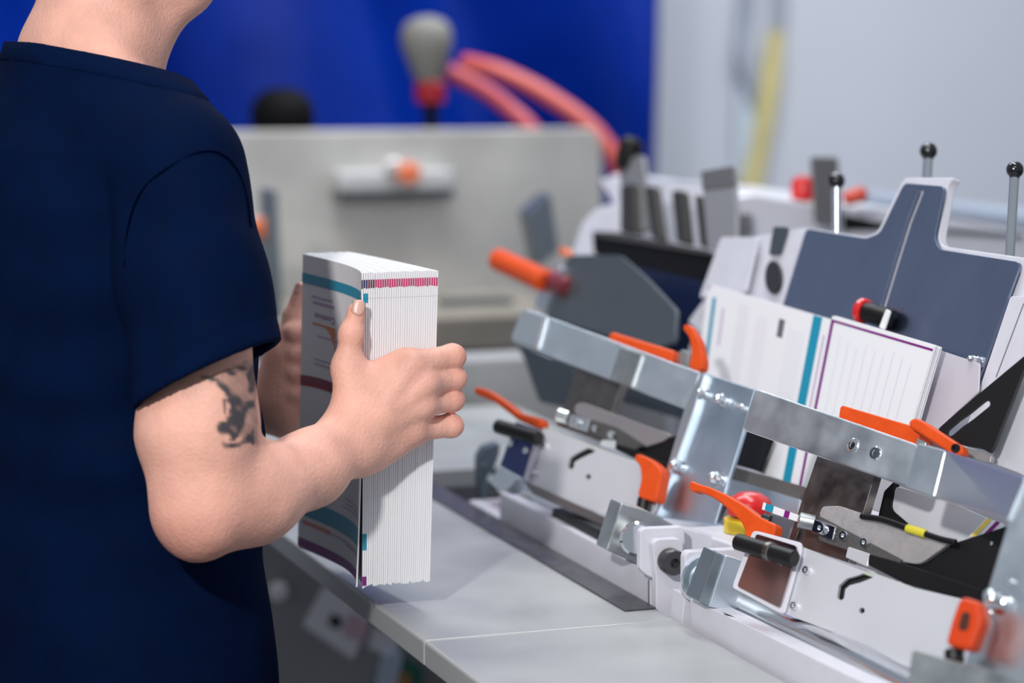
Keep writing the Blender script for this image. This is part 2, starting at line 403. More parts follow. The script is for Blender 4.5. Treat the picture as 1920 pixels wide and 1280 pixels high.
        me.polygons.add(len(faces)); me.polygons.foreach_set('loop_start', np.arange(0, faces.size, 4, dtype=np.int32)); 
        me.update(calc_edges=True); me.validate()
        me.polygons.foreach_set('use_smooth', np.ones(len(me.polygons), bool))
        return me
def axis_pts(*segs):
    """segs: (start, end, step) pieces joined"""
    out = []
    for a, b, st in segs: out += list(np.arange(a, b - 1e-6, st))
    out.append(segs[-1][1]); return np.array(out)

# ------------------------------------------------------------------ the worker
FD = np.array([math.sin(math.radians(80)), math.cos(math.radians(80)), 0]); RD = np.array([FD[1], -FD[0], 0]); ZU = np.array([0, 0, 1.0])
PC = np.array([.483, 2.56, 0])
def PL(f, r, z): return PC + FD * f + RD * r + ZU * z
shR = PL(.0, .170, 1.345); shL = PL(-.005, -.170, 1.345)
elR = at(374, 940, D=2.405); wrR = at(655, 824, Y=2.424)
elL = PL(.03, -.27, 1.04); wrL = at(492, 752, D=2.86)

skin = M('skin', (.77, .415, .325), .50, 0, (26, .13), bump=.42, bscale=300, sss=.10, spec=.35)
def add_tattoo(m):
    N = m.node_tree.nodes; L = m.node_tree.links; b = N['Principled BSDF']
    src = b.inputs['Base Color'].links[0].from_socket
    a = N.new('ShaderNodeAttribute'); a.attribute_name = 'tattoo'
    a2 = N.new('ShaderNodeAttribute'); a2.attribute_name = 'flush'
    x = N.new('ShaderNodeMix'); x.data_type = 'RGBA'; x.blend_type = 'MIX'; L.new(a2.outputs['Fac'], x.inputs[0]); L.new(src, x.inputs[6]); x.inputs[7].default_value = (.62, .20, .15, 1)
    y = N.new('ShaderNodeMix'); y.data_type = 'RGBA'; L.new(a.outputs['Fac'], y.inputs[0]); L.new(x.outputs[2], y.inputs[6]); y.inputs[7].default_value = (.035, .04, .05, 1)
    L.new(y.outputs[2], b.inputs['Base Color'])
add_tattoo(skin)

def build_person():
    fx = Field(axis_pts((.28, .47, .009), (.47, .83, .0022), (.83, .86, .006)), axis_pts((2.14, 2.33, .009), (2.33, 2.505, .0022), (2.505, 2.74, .0032), (2.74, 3.0, .009)),
               axis_pts((.0, .96, .016), (.96, 1.27, .0022), (1.27, 1.38, .006), (1.38, 1.56, .005), (1.56, 1.76, .0035)))
    f = fx
    # trunk, neck, head
    f.loft(PC, FD, RD, [(.80, .165, .11, .0, 0), (.9, .165, .115, 0, 0), (1.05, .150, .105, .0, 0), (1.2, .155, .11, 0, 0), (1.30, .16, .105, -.01, 0), (1.36, .13, .085, -.02, 0), (1.405, .07, .06, -.02, 0)], .03)
    f.cone(PL(-.03, .0, 1.36), PL(.0, 0, 1.54), .060, .054, .03)
    for s in (1, -1):                                          # trapezius and neck tendons
        f.cone(PL(-.030, .03 * s, 1.440), PL(-.018, .14 * s, 1.356), .044, .043, .035)
        f.cone(PL(.022, .012 * s, 1.385), PL(.0, .050 * s, 1.53), .016, .015, .03)
    f.cone(PL(.005, 0, 1.425), PL(.070, 0, 1.520), .036, .034, .03)
    hc = PL(.035, 0, 1.625); tl = math.radians(16); hf = FD * math.cos(tl) - ZU * math.sin(tl); hu = np.cross(RD, hf)
    H = lambda a, b, c: hc + hf * a + RD * b + hu * c
    f.ell(H(-.005, 0, .02), (.098, .077, .090), (hf, RD, hu), .01)
    f.ell(H(.035, 0, -.035), (.062, .062, .080), (hf, RD, hu), .03)
    for s in (1, -1):
        f.cone(H(-.005, .055 * s, -.050), H(.070, .022 * s, -.100), .020, .020, .03)       # jaw
        f.cone(H(.062, .038 * s, -.02), H(.074, .03 * s, -.035), .02, .018, .02)           # cheek
        f.cone(H(.082, .012 * s, .018), H(.076, .048 * s, .018), .012, .010, .012)         # brow
        f.ell(H(-.008, .078 * s, -.012), (.018, .006, .031), (hf + RD * s * -.3, RD * s + hf * .3, hu), .004)   # ear
        f.ell(H(.006, .073 * s, -.03), (.012, .006, .012), (hf, RD, hu), .004)
    f.cone(H(.092, 0, .012), H(.112, 0, -.028), .008, .012, .010)                          # nose
    for s in (1, -1): f.ell(H(.100, .012 * s, -.032), (.011, .008, .008), (hf, RD, hu), .005)
    f.cone(H(.094, -.016, -.062), H(.094, .016, -.062), .0075, .0075, .006)                # lips
    f.cone(H(.091, -.014, -.073), H(.091, .014, -.073), .008, .008, .005)
    f.cone(H(.080, -.01, -.098), H(.080, .01, -.098), .016, .016, .02)                     # chin
    # right arm
    f.cone(shR, shR * .5 + elR * .5 + np.array([.006, 0, 0]), .046, .046, .03)
    f.cone(shR * .5 + elR * .5 + np.array([.006, 0, 0]), elR * .80 + shR * .20 + np.array([.001, 0, 0]), .047, .0475, .02)
    f.cone(elR * .80 + shR * .20, elR, .0475, .036, .03)
    f.ell(at(360, 976, D=2.40), (.022, .025, .029), (FD, RD, ZU), .03)                    # point of the elbow
    f.ell(at(405, 770, D=2.40), (.030, .036, .07), (FD, RD, ZU), .03)                      # biceps
    m1 = at(470, 926, D=2.44); m2 = at(582, 878, D=2.50)
    f.cone(elR + np.array([.006, 0, -.004]), m1, .041, .0425, .03)
    f.cone(m1, m2, .0420, .032, .025)
    wd = norm(wrR - m2); wn = np.array([0, -1.0, .1])
    f.cone(m2, wrR, .0325, .0290, .022, flat=(wn, .85))
    # right hand: palm against the fore edges
    hs = f.sl((.60, 2.36, .98), (.84, 2.56, 1.24))
    sub = lambda: Field(f.xs[hs[0]], f.ys[hs[1]], f.zs[hs[2]])
    pal = sub(); fin = sub()
    PN = np.array([0, -1, 0.])
    kn = [at(770, 684, Y=2.4255), at(792, 719, Y=2.4215), at(790, 760, Y=2.4235), at(772, 806, Y=2.4275)]      # knuckle row
    carp = [wrR + np.array([.012, 0, .020]), wrR + np.array([.014, -.003, .007]), wrR + np.array([.014, -.003, -.008]), wrR + np.array([.012, 0, -.020])]
    for i in range(4): pal.cone(carp[i], kn[i], .0155, (.0150, .0150, .0140, .0125)[i], .012)
    pal.cone(wrR, wrR * .6 + kn[1] * .4, .025, .019, .014, flat=(PN, .8))
    pal.cone(at(668, 758, Y=2.432), at(752, 694, Y=2.433), .018, .0165, .012); pal.cone(at(690, 712, Y=2.435), at(760, 688, Y=2.435), .0155, .0150, .012)              # web towards the thumb
    pal.cone(at(705, 850, Y=2.432), at(775, 818, Y=2.434), .015, .010, .012)              # heel of the hand
    pal.ell(at(686, 838, Y=2.408), (.012, .010, .012), (FD, RD, ZU), .012)                # ulna head
    for i in (0, 1, 2, 3): pal.ell(kn[i] + np.array([0, -.0075, 0]), (.010, .008, .009), (np.array([1., 0, 0]), PN, ZU), .010)
    for i in range(3):                                                                     # tendons
        pal.cone(carp[1] * .8 + kn[i] * .2 + PN * .013, kn[i] + PN * .011, .0035, .004, .010)
    pip = [at(835, 669, Y=2.438), at(849, 709, Y=2.438), at(846, 749, Y=2.440), at(839, 798, Y=2.443)]
    RR = [(.0122, .0120, .0098), (.0122, .0116, .0098), (.0118, .0113, .0094), (.0114, .0112, .0088)]
    for i in range(4):
        r0, r1, r2 = RR[i]
        dip = pip[i] + np.array([0, .027 - .004 * (i == 3), -.004]); dip[0] = .7945; tip = dip + np.array([-.001, .020, -.004]); pip[i][0] = max(pip[i][0], .7915)
        w = Field(fin.xs, fin.ys, fin.zs)
        w.cone(kn[i] * .7 + pip[i] * .3, pip[i], r0 * 1.02, r1, 0)
        w.ell(pip[i] + np.array([.0015, -.002, 0]), (r1 * 1.02, r1 * 1.04, r1 * .98), (np.array([1., 0, 0]), PN, ZU), .004)
        w.cone(pip[i], dip, r1, r2, .004); w.cone(dip, tip, r2, r2 * .85, .003)
        fin.smin((slice(None),) * 3, w.F, .0016)
    # thumb up the corner
    cmc = wrR + np.array([.004, -.002, .022]); tm = at(652, 690, Y=2.438); ti = at(658, 628, Y=2.440); tt = at(668, 585, Y=2.444)
    pal.cone(cmc, tm, .019, .0150, .014); pal.cone(tm, ti, .0140, .0105, .010)
    pal.ell(ti, (.0112, .0108, .0115), (np.array([1., 0, 0]), PN, ZU), .006)
    pal.cone(ti, tt, .0103, .0092, .006, flat=(PN, .95))
    pal.smin((slice(None),) * 3, fin.F, .0075)
    a = f.F[hs]; h = np.maximum(.02 - np.abs(a - pal.F), 0) / .02; f.F[hs] = np.minimum(a, pal.F) - h * h * .005
    # left arm and hand on the far edge
    f.cone(shL, elL, .054, .042, .03); f.cone(elL, elL * .4 + wrL * .6, .043, .034, .03); f.cone(elL * .4 + wrL * .6, wrL, .034, .028, .03)
    th0 = at(520, 745, D=2.83); th1 = at(538, 662, D=2.82); th2 = at(552, 592, D=2.815); th3 = at(566, 544, D=2.81)
    Lm = f
    Lm.cone(wrL, at(545, 735, D=2.85), .028, .028, .02); Lm.cone(at(530, 770, D=2.86), at(556, 785, D=2.855), .022, .018, .02)
    Lm.cone(th0, th1, .020, .0150, .014); Lm.cone(th1, th2, .0145, .0112, .01); Lm.cone(th2, th3, .0108, .0090, .005)
    Lm.cone(at(538, 660, D=2.828), at(545, 775, D=2.832), .020, .022, .02)
    Lm.cone(at(536, 690, D=2.845), at(550, 778, D=2.85), .023, .022, .02); Lm.cone(at(556, 690, D=2.865), at(566, 775, D=2.865), .016, .016, .02)
    for i, (z, L) in enumerate(((1.150, .040), (1.128, .044), (1.106, .041), (1.084, .033))):
        k0 = np.array([.703, 2.703, z]); k1 = k0 + np.array([.047, .000, .002]); k2 = k1 + np.array([.018, -.018, -.001]); k3 = k2 + np.array([.004, -.022, -.001])
        Lm.cone(at(540, 742, D=2.87), k0 + np.array([.012, .004, 0]), .018, .0115, .012)
        Lm.cone(k0, k1, .0115, .0100, .003); Lm.cone(k1, k2, .0098, .0090, .002); Lm.cone(k2, k3, .0088, .0078, .002)
    # legs inside the trousers
    for s in (1, -1):
        f.cone(PL(0, .085 * s, .84), PL(.01, .095 * s, .48), .085, .058, .02); f.cone(PL(.01, .095 * s, .48), PL(-.01, .10 * s, .09), .056, .04, .02)
    me = f.mesh()
    # tattoo and the redder skin of elbow and knuckles, stored on the skin itself
    n = len(me.vertices); co = np.empty(n * 3, np.float32); me.vertices.foreach_get('co', co); co = co.reshape(-1, 3).astype(float)
    no = np.empty(n * 3, np.float32); me.vertices.foreach_get('normal', no); no = no.reshape(-1, 3)
    u, v = project(co); face = (no * (CAM - co)).sum(1) > 0
    near = (co[:, 1] < 2.47) & (co[:, 2] > 1.04) & (co[:, 2] < 1.22) & face
    def inside(poly):
        r = np.zeros(n, bool); p = [(200 + x / 2.667, 640 + y / 2.667) for x, y in poly]
        for i in range(len(p)):
            (x0, y0), (x1, y1) = p[i - 1], p[i]
            c = ((y0 > v) != (y1 > v)) & (u < (x1 - x0) * (v - y0) / (y1 - y0 + 1e-9) + x0); r ^= c
        return r & near
    tat = np.zeros(n)
    tat[inside([(520, 175), (600, 135), (740, 80), (760, 520), (700, 490), (610, 440), (600, 400), (640, 330), (600, 235)])] = .40
    for poly in ([(470, 178), (530, 175), (600, 210), (650, 265), (690, 300), (660, 320), (630, 345), (585, 250), (540, 200)],
                 [(615, 325), (690, 300), (740, 290), (740, 330), (700, 345), (690, 430), (640, 470), (560, 460), (548, 430), (560, 408), (600, 400)],
                 [(565, 495), (600, 512), (660, 505), (700, 470), (740, 430), (740, 510), (700, 512), (640, 530), (590, 530)],
                 [(615, 495), (650, 455), (670, 440), (675, 455), (640, 500)], [(700, 160), (740, 100), (740, 260), (715, 255)], [(585, 290), (600, 290), (590, 380), (580, 350)],
                 [(600, 150), (690, 120), (700, 140), (620, 175)]): tat[inside(poly)] = .88
    nb = (np.sin(co[:, 0] * 330 + co[:, 2] * 210) + np.sin(co[:, 2] * 410 - co[:, 0] * 170 + 1.3) + np.sin((co[:, 0] + co[:, 2]) * 560)) / 6 + .5
    tat *= .55 + .55 * nb
    eg = np.empty(len(me.edges) * 2, np.int32); me.edges.foreach_get('vertices', eg); eg = eg.reshape(-1, 2)
    deg = np.bincount(eg.ravel(), minlength=n)
    def soften(x, it):
        for _ in range(it):
            s = np.bincount(eg[:, 0], x[eg[:, 1]], n) + np.bincount(eg[:, 1], x[eg[:, 0]], n); x = .5 * x + .5 * s / np.maximum(deg, 1)
        return x
    tat = np.clip(soften(tat, 1) * 1.40, 0, .97)
    fl = np.zeros(n)
    for c, r, w in [(at(350, 1010, D=2.39), .05, .40)] + [(p + np.array([.008, -.004, 0]), .013, .55) for p in pip] + [(k, .016, .18) for k in kn] + [(tt, .016, .3), (ti, .012, .35)]:
        fl = np.maximum(fl, w * np.exp(-((co - c) ** 2).sum(1) / (r * r)))
    for nm, arr in (('tattoo', tat), ('flush', fl)):
        at_ = me.attributes.new(nm, 'FLOAT', 'POINT'); at_.data.foreach_set('value', arr.astype(np.float32))
    body = obj('person', me, skin)
    tag(body, 'worker in a navy t-shirt with tattooed upper arm lifting a block of brochures', 'person')
    # nails
    nail = M('nail', (.72, .42, .35), .34, coat=.15)
    def nail_at(c, up, out, w, h):
        x = np.cross(up, out); V = []; Fc = []
        for j in range(7):
            for i in range(7):
                a = (i / 6 - .5) * 2; b = (j / 6 - .5) * 2; e = math.sqrt(max(0, 1 - .25 * b * b))
                V.append(c + x * a * w * (1 - .18 * b * b) + up * b * h * (1 - .25 * a * a) - out * (a * a * w * .42))
        for j in range(6):
            for i in range(6): q = j * 7 + i; Fc.append((q, q + 1, q + 8, q + 7))
        o = obj('fingernail', mesh(V, Fc, True), nail, body); m = o.modifiers.new('t', 'SOLIDIFY'); m.thickness = .0006; m.offset = 0
    td = norm(tt - ti); out = norm(np.array([-.12, -1, .06])); out = norm(out - td * (out @ td)); nail_at(tt + out * .0094 + td * .0035, td, out, .0066, .0076)
    td = norm(th3 - th2); out = norm(np.array([-.75, -.65, .1])); out = norm(out - td * (out @ td)); nail_at(th3 + out * .0092 + td * .002, td, out, .0058, .0066)
    # face details
    eye = M('eye_white', (.75, .73, .70), .2); iris = M('iris', (.05, .09, .12), .2)
    for s in (1, -1):
        e = obj('eye', lathe_mesh(H(.066, .031 * s, .0), hf, ball_prof(.012), 14), eye, body); e.data.update()
        obj('iris', lathe_mesh(H(.0885, .031 * s, -.0), hf, [(0, .0055), (.0018, .004)], 14), iris, e)
    # hair cap, short
    hr = Field(np.arange(.34, .66, .004), np.arange(2.44, 2.69, .004), np.arange(1.50, 1.78, .004))
    hr.ell(H(-.008, 0, .026), (.104, .083, .094), (hf, RD, hu), .0)
    S = (slice(None),) * 3; X, Y, Z = hr.grid(S)
    pf = (X - hc[0]) * hf[0] + (Y - hc[1]) * hf[1] + (Z - hc[2]) * hf[2]; pu = (X - hc[0]) * hu[0] + (Y - hc[1]) * hu[1] + (Z - hc[2]) * hu[2]
    hr.F = np.maximum(hr.F, np.maximum(pf - .066 - pu * .15, -(pu + .018 - np.clip(pf + .02, 0, 1) * .55 + np.clip(-pf - .03, 0, .1) * .55))).astype(np.float32)
    obj('hair', hr.mesh(), M('hair_brown', (.055, .034, .02), .55, 0, (120, .3), bump=.5, bscale=160), body)
    # t-shirt
    navy = M('navy_cotton', (.0010, .0062, .030), .95, 0, (30, .15), bump=.12, bscale=900, spec=.04)
    sh = Field(np.arange(.25, .72, .0036), axis_pts((2.19, 2.55, .0033), (2.55, 2.96, .006)), axis_pts((.76, 1.08, .005), (1.08, 1.53, .0033)))
    sh.loft(PC, FD, RD, [(.79, .185, .142, .000, 0), (.9, .182, .140, .0, 0), (1.02, .172, .134, -.002, 0), (1.15, .172, .136, -.006, 0), (1.25, .178, .134, -.012, 0), (1.31, .172, .126, -.016, 0), (1.36, .145, .108, -.022, 0), (1.40, .10, .085, -.026, 0), (1.45, .066, .066, -.02, 0)], .02)
    for s in (1, -1):
        sh.cone(PL(-.030, .03 * s, 1.438), PL(-.018, .14 * s, 1.364), .052, .055, .035)
        sh.cone(PL(.012, .045 * s, 1.402), PL(.012, .14 * s, 1.362), .048, .050, .035)
    cuff = at(392, 702, D=2.405); cl = elL * .52 + shL * .48
    ax = norm(cuff - shR); axl = norm(cl - shL)
    X, Y, Z = sh.grid(S)
    side = ((X - PC[0]) * RD[0] + (Y - PC[1]) * RD[1]); fr = ((X - PC[0]) * FD[0] + (Y - PC[1]) * FD[1])
    fold = .0036 * np.sin(fr * 38 + Z * 30) * np.clip((1.28 - Z) * 4, 0, 1) + .0028 * np.sin(Z * 75 - fr * 30 + side * 25) * np.clip(1 - np.abs(Z - 1.12) * 4, 0, 1)
    sh.F = sh.F + fold.astype(np.float32)
    for c, b0, a_, r0, r1, r2, plane_n in ((cuff, shR, ax, .064, .0655, .0735, norm(ax + np.array([.23, 0, .165]))), (cl, shL, axl, .064, .066, .070, axl)):
        q = Field(sh.xs, sh.ys, sh.zs); mid = b0 * .45 + c * .55
        q.cone(b0, mid, r0, r1, 0); q.cone(mid, c + a_ * .04, r1, r2, .02)
        al = (X - b0[0]) * a_[0] + (Y - b0[1]) * a_[1] + (Z - b0[2]) * a_[2]
        q.F = q.F + (.0020 * np.sin((X * .8 + Z * .6) * 80 + Y * 20) * np.clip(1 - np.abs(al - .07) * 8, 0, 1) + .0012 * np.sin((X - Y) * 55 + Z * 22)).astype(np.float32)
        h = Field(sh.xs, sh.ys, sh.zs); h.cone(mid, c + a_ * .06, r1 - .0095, r2 - .0075, 0)
        pd = (X - c[0]) * plane_n[0] + (Y - c[1]) * plane_n[1] + (Z - c[2]) * plane_n[2]
        band = np.clip(1 - np.abs(pd + .020) / .0035, 0, 1) * .0012          # stitched hem
        q.F = np.maximum(np.maximum(q.F + band.astype(np.float32), pd), -h.F).astype(np.float32)
        sh.smin(S, q.F, .006)
        sh.F = np.maximum(sh.F, np.where(pd > -.11, -h.F, -1)).astype(np.float32) if False else sh.F
    # neckline
    nn = norm(FD * .26 - RD * .0 + ZU); npt = PL(-.075, 0, 1.455)
    pd = (X - npt[0]) * nn[0] + (Y - npt[1]) * nn[1] + (Z - npt[2]) * nn[2]
    sh.F = np.maximum(sh.F, pd.astype(np.float32))
    shirt = obj('t_shirt', sh.mesh(), navy, body)
    shirt.modifiers.new('sm', 'SMOOTH').iterations = 2
    # ribbed collar and the stitched armhole seam, laid on the cloth
    def samp(p):
        r = [np.clip(np.searchsorted(ar, p[i]) - 1, 0, len(ar) - 2) for i, ar in enumerate((sh.xs, sh.ys, sh.zs))]
        w = [(p[i] - ar[r[i]]) / (ar[r[i] + 1] - ar[r[i]]) for i, ar in enumerate((sh.xs, sh.ys, sh.zs))]
        c = sh.F[r[0]:r[0] + 2, r[1]:r[1] + 2, r[2]:r[2] + 2]
        c = c[0] * (1 - w[0]) + c[1] * w[0]; c = c[0] * (1 - w[1]) + c[1] * w[1]; return c[0] * (1 - w[2]) + c[1] * w[2]
    def march(c, d, t0=.03, t1=.25):
        t = t0
        while t < t1 and samp(c + d * t) < 0: t += .002
        return c + d * (t - .001)
    ring = []
    for u_, v_ in ((470, 425), (464, 380), (452, 335), (430, 300), (400, 284), (360, 290), (310, 318), (272, 350), (250, 390), (238, 440), (234, 500)):
        d = norm(ray(u_, v_)); t = 2.2
        while t < 2.9 and samp(CAM + d * t) > 0: t += .002
        if t < 2.89: ring.append(CAM + d * (t - .0012))
    tube('armhole_seam', ring, .0012, M('navy_seam', (.0004, .002, .010), 1.0, spec=.0), shirt, k=6, n=4)
    V = []; Fc = []; nR = 64
    for lv_, gr in ((-.001, .0002), (-.002, .0022), (-.010, .0024), (-.0185, .0022), (-.0195, .0002)):
        for i in range(nR):
            an = 2 * math.pi * i / nR; cc = PL(-.018, 0, 1.43)
            d = FD * math.cos(an) + RD * math.sin(an); cc = cc - nn * (((cc - npt) @ nn) - lv_); d = norm(d - nn * (d @ nn))
            V.append(march(cc, d, .02, .2) + d * gr)
    for j in range(4):
        for i in range(nR): Fc.append((j * nR + i, j * nR + (i + 1) % nR, (j + 1) * nR + (i + 1) % nR, (j + 1) * nR + i))
    obj('collar', mesh(V, Fc, True), M('navy_rib', (.0012, .0072, .034), .95, 0, bump=.3, bscale=700, spec=.04), shirt)
    # trousers and shoes
    tr = Field(np.arange(.27, .70, .008), np.arange(2.28, 2.84, .008), np.arange(.03, .96, .01))
    tr.loft(PC, FD, RD, [(.76, .164, .120, 0, 0), (.86, .156, .114, 0, 0), (.93, .146, .104, 0, 0)], .02)
    for s in (1, -1):
        tr.cone(PL(0, .080 * s, .78), PL(.01, .095 * s, .48), .088, .074, .02); tr.cone(PL(.01, .095 * s, .48), PL(-.005, .10 * s, .11), .074, .066, .02)
    obj('trousers', tr.mesh(), M('trouser_cloth', (.012, .014, .02), .85), body)
    for s in (1, -1):
        g = Field(np.arange(.34, .72, .006), np.arange(2.38, 2.75, .006), np.arange(-.01, .16, .006))
        g.cone(PL(-.02, .10 * s, .05), PL(.16, .11 * s, .036), .046, .040, .02, flat=(ZU, .9)); g.cone(PL(-.01, .10 * s, .05), PL(-.005, .10 * s, .12), .045, .045, .02)
        X2, Y2, Z2 = g.grid(S); g.F = np.maximum(g.F, .001 - Z2 + 0 * X2 + 0 * Y2).astype(np.float32)
        obj('shoe', g.mesh(), M('shoe_black', (.012, .012, .012), .5), body)
    return body
person = build_person()

# ------------------------------------------------------------------ block of brochures in the hands
NB = 33; SY0, SD = 2.4535, .209
def lerp(a, b, t): return a + (b - a) * t
XF = ((.7095, .7060), (.7030, .6945)); XL = ((.7835, .7735), (.7565, .7480))     # (front, back) x (top, bottom)
def layer_x(i, s, t):
    """x of boundary i of the block at depth s (0 near, 1 far) and height t (0 bottom, 1 top)"""
    f = lerp(lerp(XF[0][1], XF[0][0], t), lerp(XF[1][1], XF[1][0], t), s) + lerp(.011, .0075, t) * math.sin(math.pi * min(s, 1) ** .8) - .004 * (1 - s) ** 6
    l = lerp(lerp(XL[0][1], XL[0][0], t), lerp(XL[1][1], XL[1][0], t), s) + .002 * math.sin(math.pi * s)
    return lerp(f, l, i / NB)
def sheet_point(i, s, t, off=0.0):
    x = layer_x(i, s, t); ip = 1.0
    gap = 0
    if i < 1: x -= .0045 * (1 - t) ** 3 * (1 - s) ** 2
    return np.array([x - off, SY0 + SD * s, .930 + .3065 * t])
def brochure(i):
    ns, nt = 10, 10; V = []; Fc = []; zb = random.uniform(-.0012, .0012); zt = random.uniform(-.0006, .0006); yo = random.uniform(-.00018, .00018) - (.001 if i == 0 else 0)
    thick = .935 if i else .8
    if i == 1: zb = -.0025
    for side in (0, 1):
        for a in range(ns + 1):
            for b in range(nt + 1):
                s, t = a / ns, b / nt
                p = sheet_point(i, s, t)
                if side: p = p + (sheet_point(i + 1, s, t) - p) * thick * (1 if s > .02 else .92) + (np.array([.0035 * (1 - t) ** 3 * (1 - s) ** 2 * -1, 0, 0]) if i == 0 else 0)
                p[1] += yo * (1 - s); p[2] += zb * (1 - t) + zt * t + .0035 * math.sin(math.pi * (i + .5) / NB) * t * 0
                V.append(p)
    w = nt + 1; o2 = (ns + 1) * w; g = lambda a, b: a * w + b
    for a in range(ns):
        for b in range(nt):
            Fc.append((g(a, b), g(a, b + 1), g(a + 1, b + 1), g(a + 1, b))); Fc.append(tuple(o2 + q for q in (g(a, b), g(a + 1, b), g(a + 1, b + 1), g(a, b + 1))))
    for a in range(ns): Fc += [(g(a, 0), g(a + 1, 0), o2 + g(a + 1, 0), o2 + g(a, 0)), (g(a, nt), o2 + g(a, nt), o2 + g(a + 1, nt), g(a + 1, nt))]
    for b in range(nt): Fc += [(g(0, b), o2 + g(0, b), o2 + g(0, b + 1), g(0, b + 1)), (g(ns, b), g(ns, b + 1), o2 + g(ns, b + 1), o2 + g(ns, b))]
    me = mesh(V, Fc)
    o = obj('brochure', me, paper)
    def mark(t0, t1, mat, nm):
        p = [V[g(0, 0)] * 0] 
        q = []
        for t in (t0, t1):
            a = sheet_point(i, 0, t); b = a + (sheet_point(i + 1, 0, t) - a) * thick * (.70 if nm == 'registration_mark' else .94)
            for c in (a, b): c = c.copy(); c[1] += yo - .0002; q.append(c)
        obj(nm, mesh([q[0], q[1], q[3], q[2]], [(0, 1, 2, 3)]), mat, o)
    mark(.952 + random.uniform(-.002, .002), .978, (ink_navy if i < 3 else ink_wine if i < 6 else ink_magenta), 'registration_mark')
    mark(.9185, .9195, ink_grey, 'edge_line')
    if 0 < i < 3: mark(.905, .935, ink_cyan, 'colour_edge'); mark(.115, .168, ink_cyan, 'colour_edge'); mark(.0, .03, ink_purple, 'colour_edge')
    return o
brs = [brochure(i) for i in range(NB)]
for i, o in enumerate(brs):
    if i == 0: tag(o, 'foremost brochure of the hand-held block, printed cover with teal bands', 'brochure', 'brochures held in the hands')
    elif i == NB - 1: tag(o, 'rearmost brochure of the hand-held block, under the curled fingertips', 'brochure', 'brochures held in the hands')
    else: tag(o, 'white brochure packed inside the block held in the hands', 'brochure', 'brochures held in the hands')
# print on the cover, laid on its curved surface
def cover_patch(name, fn_lo, fn_hi, s0, s1, mat, n=24, off=.00035):
    V = []; Fc = []
    for i in range(n + 1):
        s = lerp(s0, s1, i / n)
        for t in (fn_lo(s), fn_hi(s)): p = sheet_point(0, s, t, off); p[1] -= .001 * (1 - s); V.append(p)
    for i in range(n): Fc.append((2 * i, 2 * i + 1, 2 * i + 3, 2 * i + 2))
    return obj(name, mesh(V, Fc), mat, brs[0])
K = lambda c: (lambda s: c)
cover_patch('teal_band', K(.903), K(.936), 0, 1, ink_cyan)
cover_patch('teal_band', K(.112), K(.170), 0, 1, ink_cyan)
cover_patch('purple_band', K(.0005), K(.031), 0, 1, ink_purple)
arc = lambda s: .585 - .30 * max(0, .62 - s) ** 2 - .10 * max(0, s - .7) ** 2
cover_patch('dark_arc', lambda s: arc(s) - .016, lambda s: arc(s) + .012, .18, 1, ink_wine)
cover_patch('red_arc_edge', lambda s: arc(s) - .023, lambda s: arc(s) - .0165, .18, 1, M('ink_red', (.42, .02, .03), .6))
for t, s0, s1, mt in ((.735, .12, .80, ink_lilac), (.655, .1, .84, ink_grey), (.640, .1, .84, ink_grey), (.775, .2, .44, ink_grey), (.765, .25, .44, ink_grey), (.885, .1, .3, ink_grey), (.872, .08, .3, ink_grey),
                      (.088, .15, .95, ink_lilac), (.078, .02, .4, M('ink_violet', (.35, .08, .33), .6)), (.20, .05, .45, ink_grey), (.215, .05, .40, ink_lilac), (.230, .05, .42, ink_grey)):
    cover_patch('text_line', K(t), K(t + .0035), s0, s1, mt)
cover_patch('orange_caption', K(.083), K(.096), .62, .95, ink_orange)
sw = lambda s: .772 - .075 * max(0, (.72 - s) / .16) ** 2.2
cover_patch('logo_swoosh', lambda s: min(sw(s), .7725), K(.778), .565, .86, ink_orange)
cur = bpy.data.curves.new('t', 'FONT'); cur.body = 'Continue'; cur.size = 1; cur.resolution_u = 3
def cover_text(txt, s0, s1, tb, th, mat):
    cur.body = txt; to = bpy.data.objects.new('t', cur); COL.objects.link(to); bpy.context.view_layer.update()
    me = bpy.data.meshes.new_from_object(to.evaluated_get(bpy.context.evaluated_depsgraph_get())); bpy.data.objects.remove(to)
    co = [v.co.copy() for v in me.vertices]; x0, x1 = min(c.x for c in co), max(c.x for c in co)
    for v, c in zip(me.vertices, co): v.co = tuple(sheet_point(0, lerp(s0, s1, (c.x - x0) / (x1 - x0)), tb - c.y * th, .0006))
    me.materials.clear(); obj('logo_text', me, mat, brs[0])
cover_text('Continue', .565, .83, .812, .030, ink_purple)
cover_patch('text_line', K(.842), K(.850), .575, .86, ink_lilac); cover_patch('text_line', K(.862), K(.867), .60, .88, ink_lilac)

